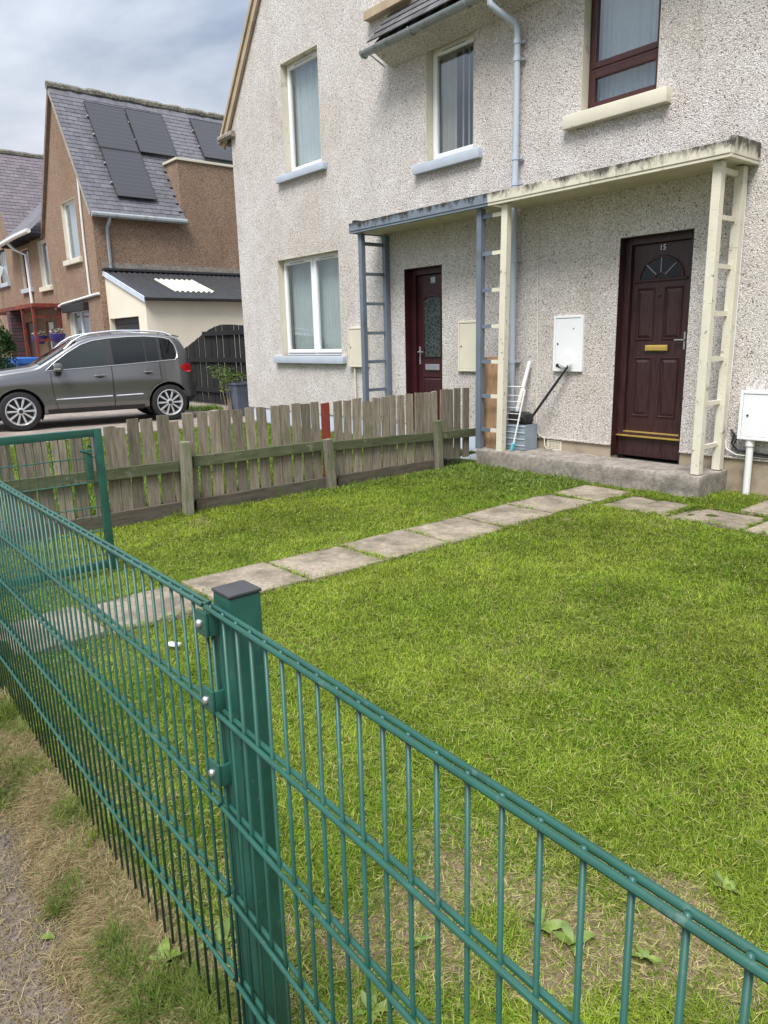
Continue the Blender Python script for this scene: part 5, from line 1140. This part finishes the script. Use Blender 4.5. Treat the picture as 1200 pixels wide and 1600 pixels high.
for i in range(30): tuft(rng.uniform(xs1+.05, -1.8), rng.uniform(-.25, -.02), .07, 50, .02, .06, S0 if rng.random() < .6 else G0, S1 if rng.random() < .6 else G1)
x = np.concatenate(tx); y = np.concatenate(ty); n = len(x); P = np.stack([x, y, gz(x, y)], 1)
blades('edge_grass', P, rng.uniform(0, 6.283, n), np.concatenate(tl_), rng.uniform(.002, .0042, n), np.clip(rng.normal(.95, .35, n), .1, 1.5), np.concatenate(tc_), 'longer grass tufts along path joints, step and fences', 'grass')
# verge: dead grass and thatch outside the fence, with green tufts
def vz(x, y): return np.maximum(gz(x, y)+.012-.13*sstep(-6.54, -6.78, y+(fbm(x, y, 2.5, 61)-.5)*.26), -.003)
x, y = scatter(520000, -5.0, .0, -7.0, YF+.02); edge = y+(fbm(x, y, 2.5, 61)-.5)*.26; D = np.hypot(x, y+CAMD)
k = (rng.random(len(x)) < (1-.97*sstep(-6.54, -6.70, edge))*np.where(D < 3, 1, .5)*(.6+.7*sstep(.3, .6, fbm(x, y, 4, 101)))); P = np.stack([x, y, vz(x, y)+rng.uniform(0, .012, len(x))], 1); k &= visible(P); P = P[k]; n = len(P); x, y = x[k], y[k]
cb2 = lerp((.17, .12, .06), (.46, .38, .21), rng.random(n)**1.3); gm = sstep(.54, .70, fbm(x, y, 3.2, 103)); gr = rng.random(n) < gm*.6+.05; cb2[gr] = lerp((.08, .13, .02), (.17, .22, .05), rng.random(int(gr.sum())))
blades('verge_thatch', P, rng.uniform(0, 6.283, n), rng.uniform(.02, .06, n), rng.uniform(.0010, .0020, n), np.clip(rng.normal(.16, .22, n), 0, 1.2)+gr*.4, cb2*rng.uniform(.75, 1.2, n)[:, None], 'dry straw-coloured thatch on the verge outside the fence', 'dead grass')
tx, ty, tl_, tc_ = [], [], [], []
for ax_, ay_, r_ in ((20, 1225, .10), (190, 1535, .05), (175, 1490, .045), (105, 1400, .045), (265, 1560, .06), (320, 1590, .06), (235, 1590, .05), (10, 1130, .06)):
    c = gnd(ax_, ay_, .04); tuft(c[0], c[1], r_, int(2600*r_/.08*.28), .03, .085, (.06, .105, .016), (.16, .215, .045))
x = np.concatenate(tx); y = np.concatenate(ty); n = len(x); P = np.stack([x, y, vz(x, y)], 1)
blades('verge_tufts', P, rng.uniform(0, 6.283, n), np.concatenate(tl_), rng.uniform(.0018, .0034, n), np.clip(rng.normal(.75, .35, n), .1, 1.5), np.concatenate(tc_), 'green grass tufts growing through the dry verge', 'grass')
# neighbour's grass behind the pickets
x, y = scatter(60000, -11.8, -6.28, -6.3, -.2); P = np.stack([x, y, np.full(len(x), DZ-.015)], 1); k = visible(P); P = P[k]; n = len(P)
blades('neighbour_grass', P, rng.uniform(0, 6.283, n), rng.uniform(.05, .11, n), rng.uniform(.006, .012, n), np.clip(rng.normal(.8, .35, n), .1, 1.4), lerp((.10, .16, .02), (.19, .26, .04), rng.random(n)), 'bright green grass of the next garden behind the pickets', 'grass')
tx, ty, tl_, tc_ = [], [], [], []
c = gnd(318, 640, DZ); 
for i in range(8): tuft(c[0]+rng.uniform(-.5, .5), c[1]+rng.uniform(-.25, .25), .22, 160, .06, .18, (.08, .14, .02), (.16, .23, .04))
x = np.concatenate(tx); y = np.concatenate(ty); n = len(x); P = np.stack([x, y, np.full(n, DZ)], 1)
blades('drive_weeds', P, rng.uniform(0, 6.283, n), np.concatenate(tl_), rng.uniform(.005, .01, n), np.clip(rng.normal(.9, .3, n), .1, 1.4), np.concatenate(tc_), 'long grass clump on the driveway behind the car', 'grass')

# ------------------------------------------------------------------ broad-leaved weeds, each a plant of its own
m_dock = M('dock_leaf', (.085, .145, .018), .55, .25, 30, c2=(.16, .22, .035), bmp=.3, bs=60)
def leafmesh(L_, W_, droop):
    V, F = [], []; m = 7
    for i in range(m):
        t = i/(m-1); wv = W_*math.sin(math.pi*min(1, t*.92+.06))**.75*(1-.25*t); z = .55*L_*t-droop*L_*t*t; x_ = L_*t*(1-.12*t)
        for s_, lift in ((-1, .12), (-.5, .02), (0, -.03), (.5, .02), (1, .12)): V.append((x_, s_*wv*(1+.10*math.sin(9*t+s_*2)), z+lift*wv))
    for i in range(m-1):
        for k_ in range(4): q = i*5+k_; F.append((q, q+1, q+6, q+5))
    return V, F
def weed(px, py, r, nl, label, up=.5, zf=gz):
    r *= .8; c = gnd(px, py); z = float(zf(c[0], c[1])); t = thing('weed', label, 'weed', (c[0], c[1], z), 'broad-leaved weeds in the grass')
    for i in range(nl+4):
        a = 2.4*i+random.uniform(-.4, .4); l_ = r*(random.uniform(.7, 1.1) if i % 2 else random.uniform(.35, .7))
        vf = leafmesh(l_, l_*random.uniform(.15, .24), random.uniform(.20, .66))
        mk('leaf', xf(vf, Matrix.Translation((c[0], c[1], z+.003)) @ Matrix.Rotation(a, 4, 'Z') @ Matrix.Rotation(-random.uniform(-.1, up), 4, 'Y') @ Matrix.Rotation(random.uniform(-.5, .5), 4, 'X')), m_dock, t, True)
weed(1130, 1392, .085, 6, 'dandelion-like weed just behind the top rail at the right edge')
weed(845, 1452, .10, 6, 'dock weed in the bare patch beyond the two middle right bars')
weed(1005, 1500, .07, 5, 'small weed in the bare soil below the right top rail')
weed(895, 1478, .085, 5, 'upright dock weed just right of the bare patch dock')
weed(500, 1270, .05, 4, 'small round-leaved weed right of the green post')
weed(510, 1440, .06, 5, 'pale-leaved weed low behind the mesh right of the post')
weed(540, 1195, .05, 4, 'tiny weed in the lawn above the second rail')
weed(580, 1585, .09, 6, 'toothed-leaf weed at the bottom edge right of the post')
weed(650, 1480, .06, 5, 'small weed between straw patches below the second rail')
weed(262, 1548, .10, 6, 'leafy weed at the foot of the mesh panel, bottom left', .7, vz)
weed(135, 1388, .05, 4, 'small weed in the dry verge halfway down the left edge', .4, vz)
weed(350, 1500, .09, 6, 'tall leafy weed behind the mesh just left of the post', .9)
weed(1095, 690, .0, 0, '') if False else None
for (lx_, ly_), lab in (((60, 1450), 'single pale green fallen leaf on the tarmac edge'), ((168, 1442), 'small round pale leaf on the dry verge')):
    c = gnd(lx_, ly_, .03); z = float(vz(c[0], c[1]))
    lf = mk('fallen_leaf', xf(leafmesh(.05, .014, .5), Matrix.Translation((c[0], c[1], max(z, -.003)+.004)) @ Matrix.Rotation(.7, 4, 'Z')), m_dock, None, True); tag(lf, lab, 'leaf')
c = gnd(272, 1017); pw = mk('paper_scrap', xf(lumpy(bx(-.035, .035, -.016, .016, 0, .014, .005), .015, 4), Matrix.Translation((c[0], c[1], float(gz(c[0], c[1]))+.025)) @ Matrix.Rotation(.5, 4, 'Z')), m_upvc, None, True); tag(pw, 'crumpled white scrap of paper on the grass behind the mesh', 'litter')
# crumbs of soil and small stones on the worn ground and along the tarmac edge
def crumbs(name, x, y, z, sz, col, label):
    n = len(x); o6 = np.array([(1, 0, 0), (-1, 0, 0), (0, 1, 0), (0, -1, 0), (0, 0, .8), (0, 0, -.8)], float)
    V = (o6[None]*sz[:, None, None]*rng.uniform(.6, 1.3, (n, 6, 1))+np.stack([x, y, z], 1)[:, None, :]).reshape(-1, 3)
    t = np.array([(0, 2, 4), (2, 1, 4), (1, 3, 4), (3, 0, 4), (2, 0, 5), (1, 2, 5), (3, 1, 5), (0, 3, 5)]); F = (t[None]+np.arange(n)[:, None, None]*6).reshape(-1, 3)
    me = bpy.data.meshes.new(name); me.from_pydata(V.tolist(), [], F.tolist()); me.materials.append(m_soil)
    a = me.color_attributes.new('Col', 'FLOAT_COLOR', 'POINT'); c = np.ones((n, 6, 4)); c[:, :, :3] = col[:, None, :]; a.data.foreach_set('color', c.ravel())
    o = bpy.data.objects.new(name, me); o['kind'] = 'stuff'; tag(o, label, 'soil'); return reg(o, Matrix(), None)
x, y = scatter(60000, -3.5, .6, YF+.02, -4.6); k = rng.random(len(x)) < sstep(.35, 1.0, dryness(x, y))*.8; x, y = x[k], y[k]; n = len(x)
crumbs('soil_crumbs', x, y, gz(x, y)+.001, rng.uniform(.0012, .0045, n), lerp((.17, .12, .07), (.36, .28, .19), rng.random(n)), 'crumbs of dry soil and grit in the worn lawn patches')
x, y = scatter(26000, -3.6, -.4, -7.1, -6.52); n = len(x)
crumbs('verge_grit', x, y, vz(x, y)+.001, rng.uniform(.001, .0036, n), lerp((.13, .105, .085), (.34, .29, .24), rng.random(n)**1.8), 'loose grit along the edge of the tarmac')
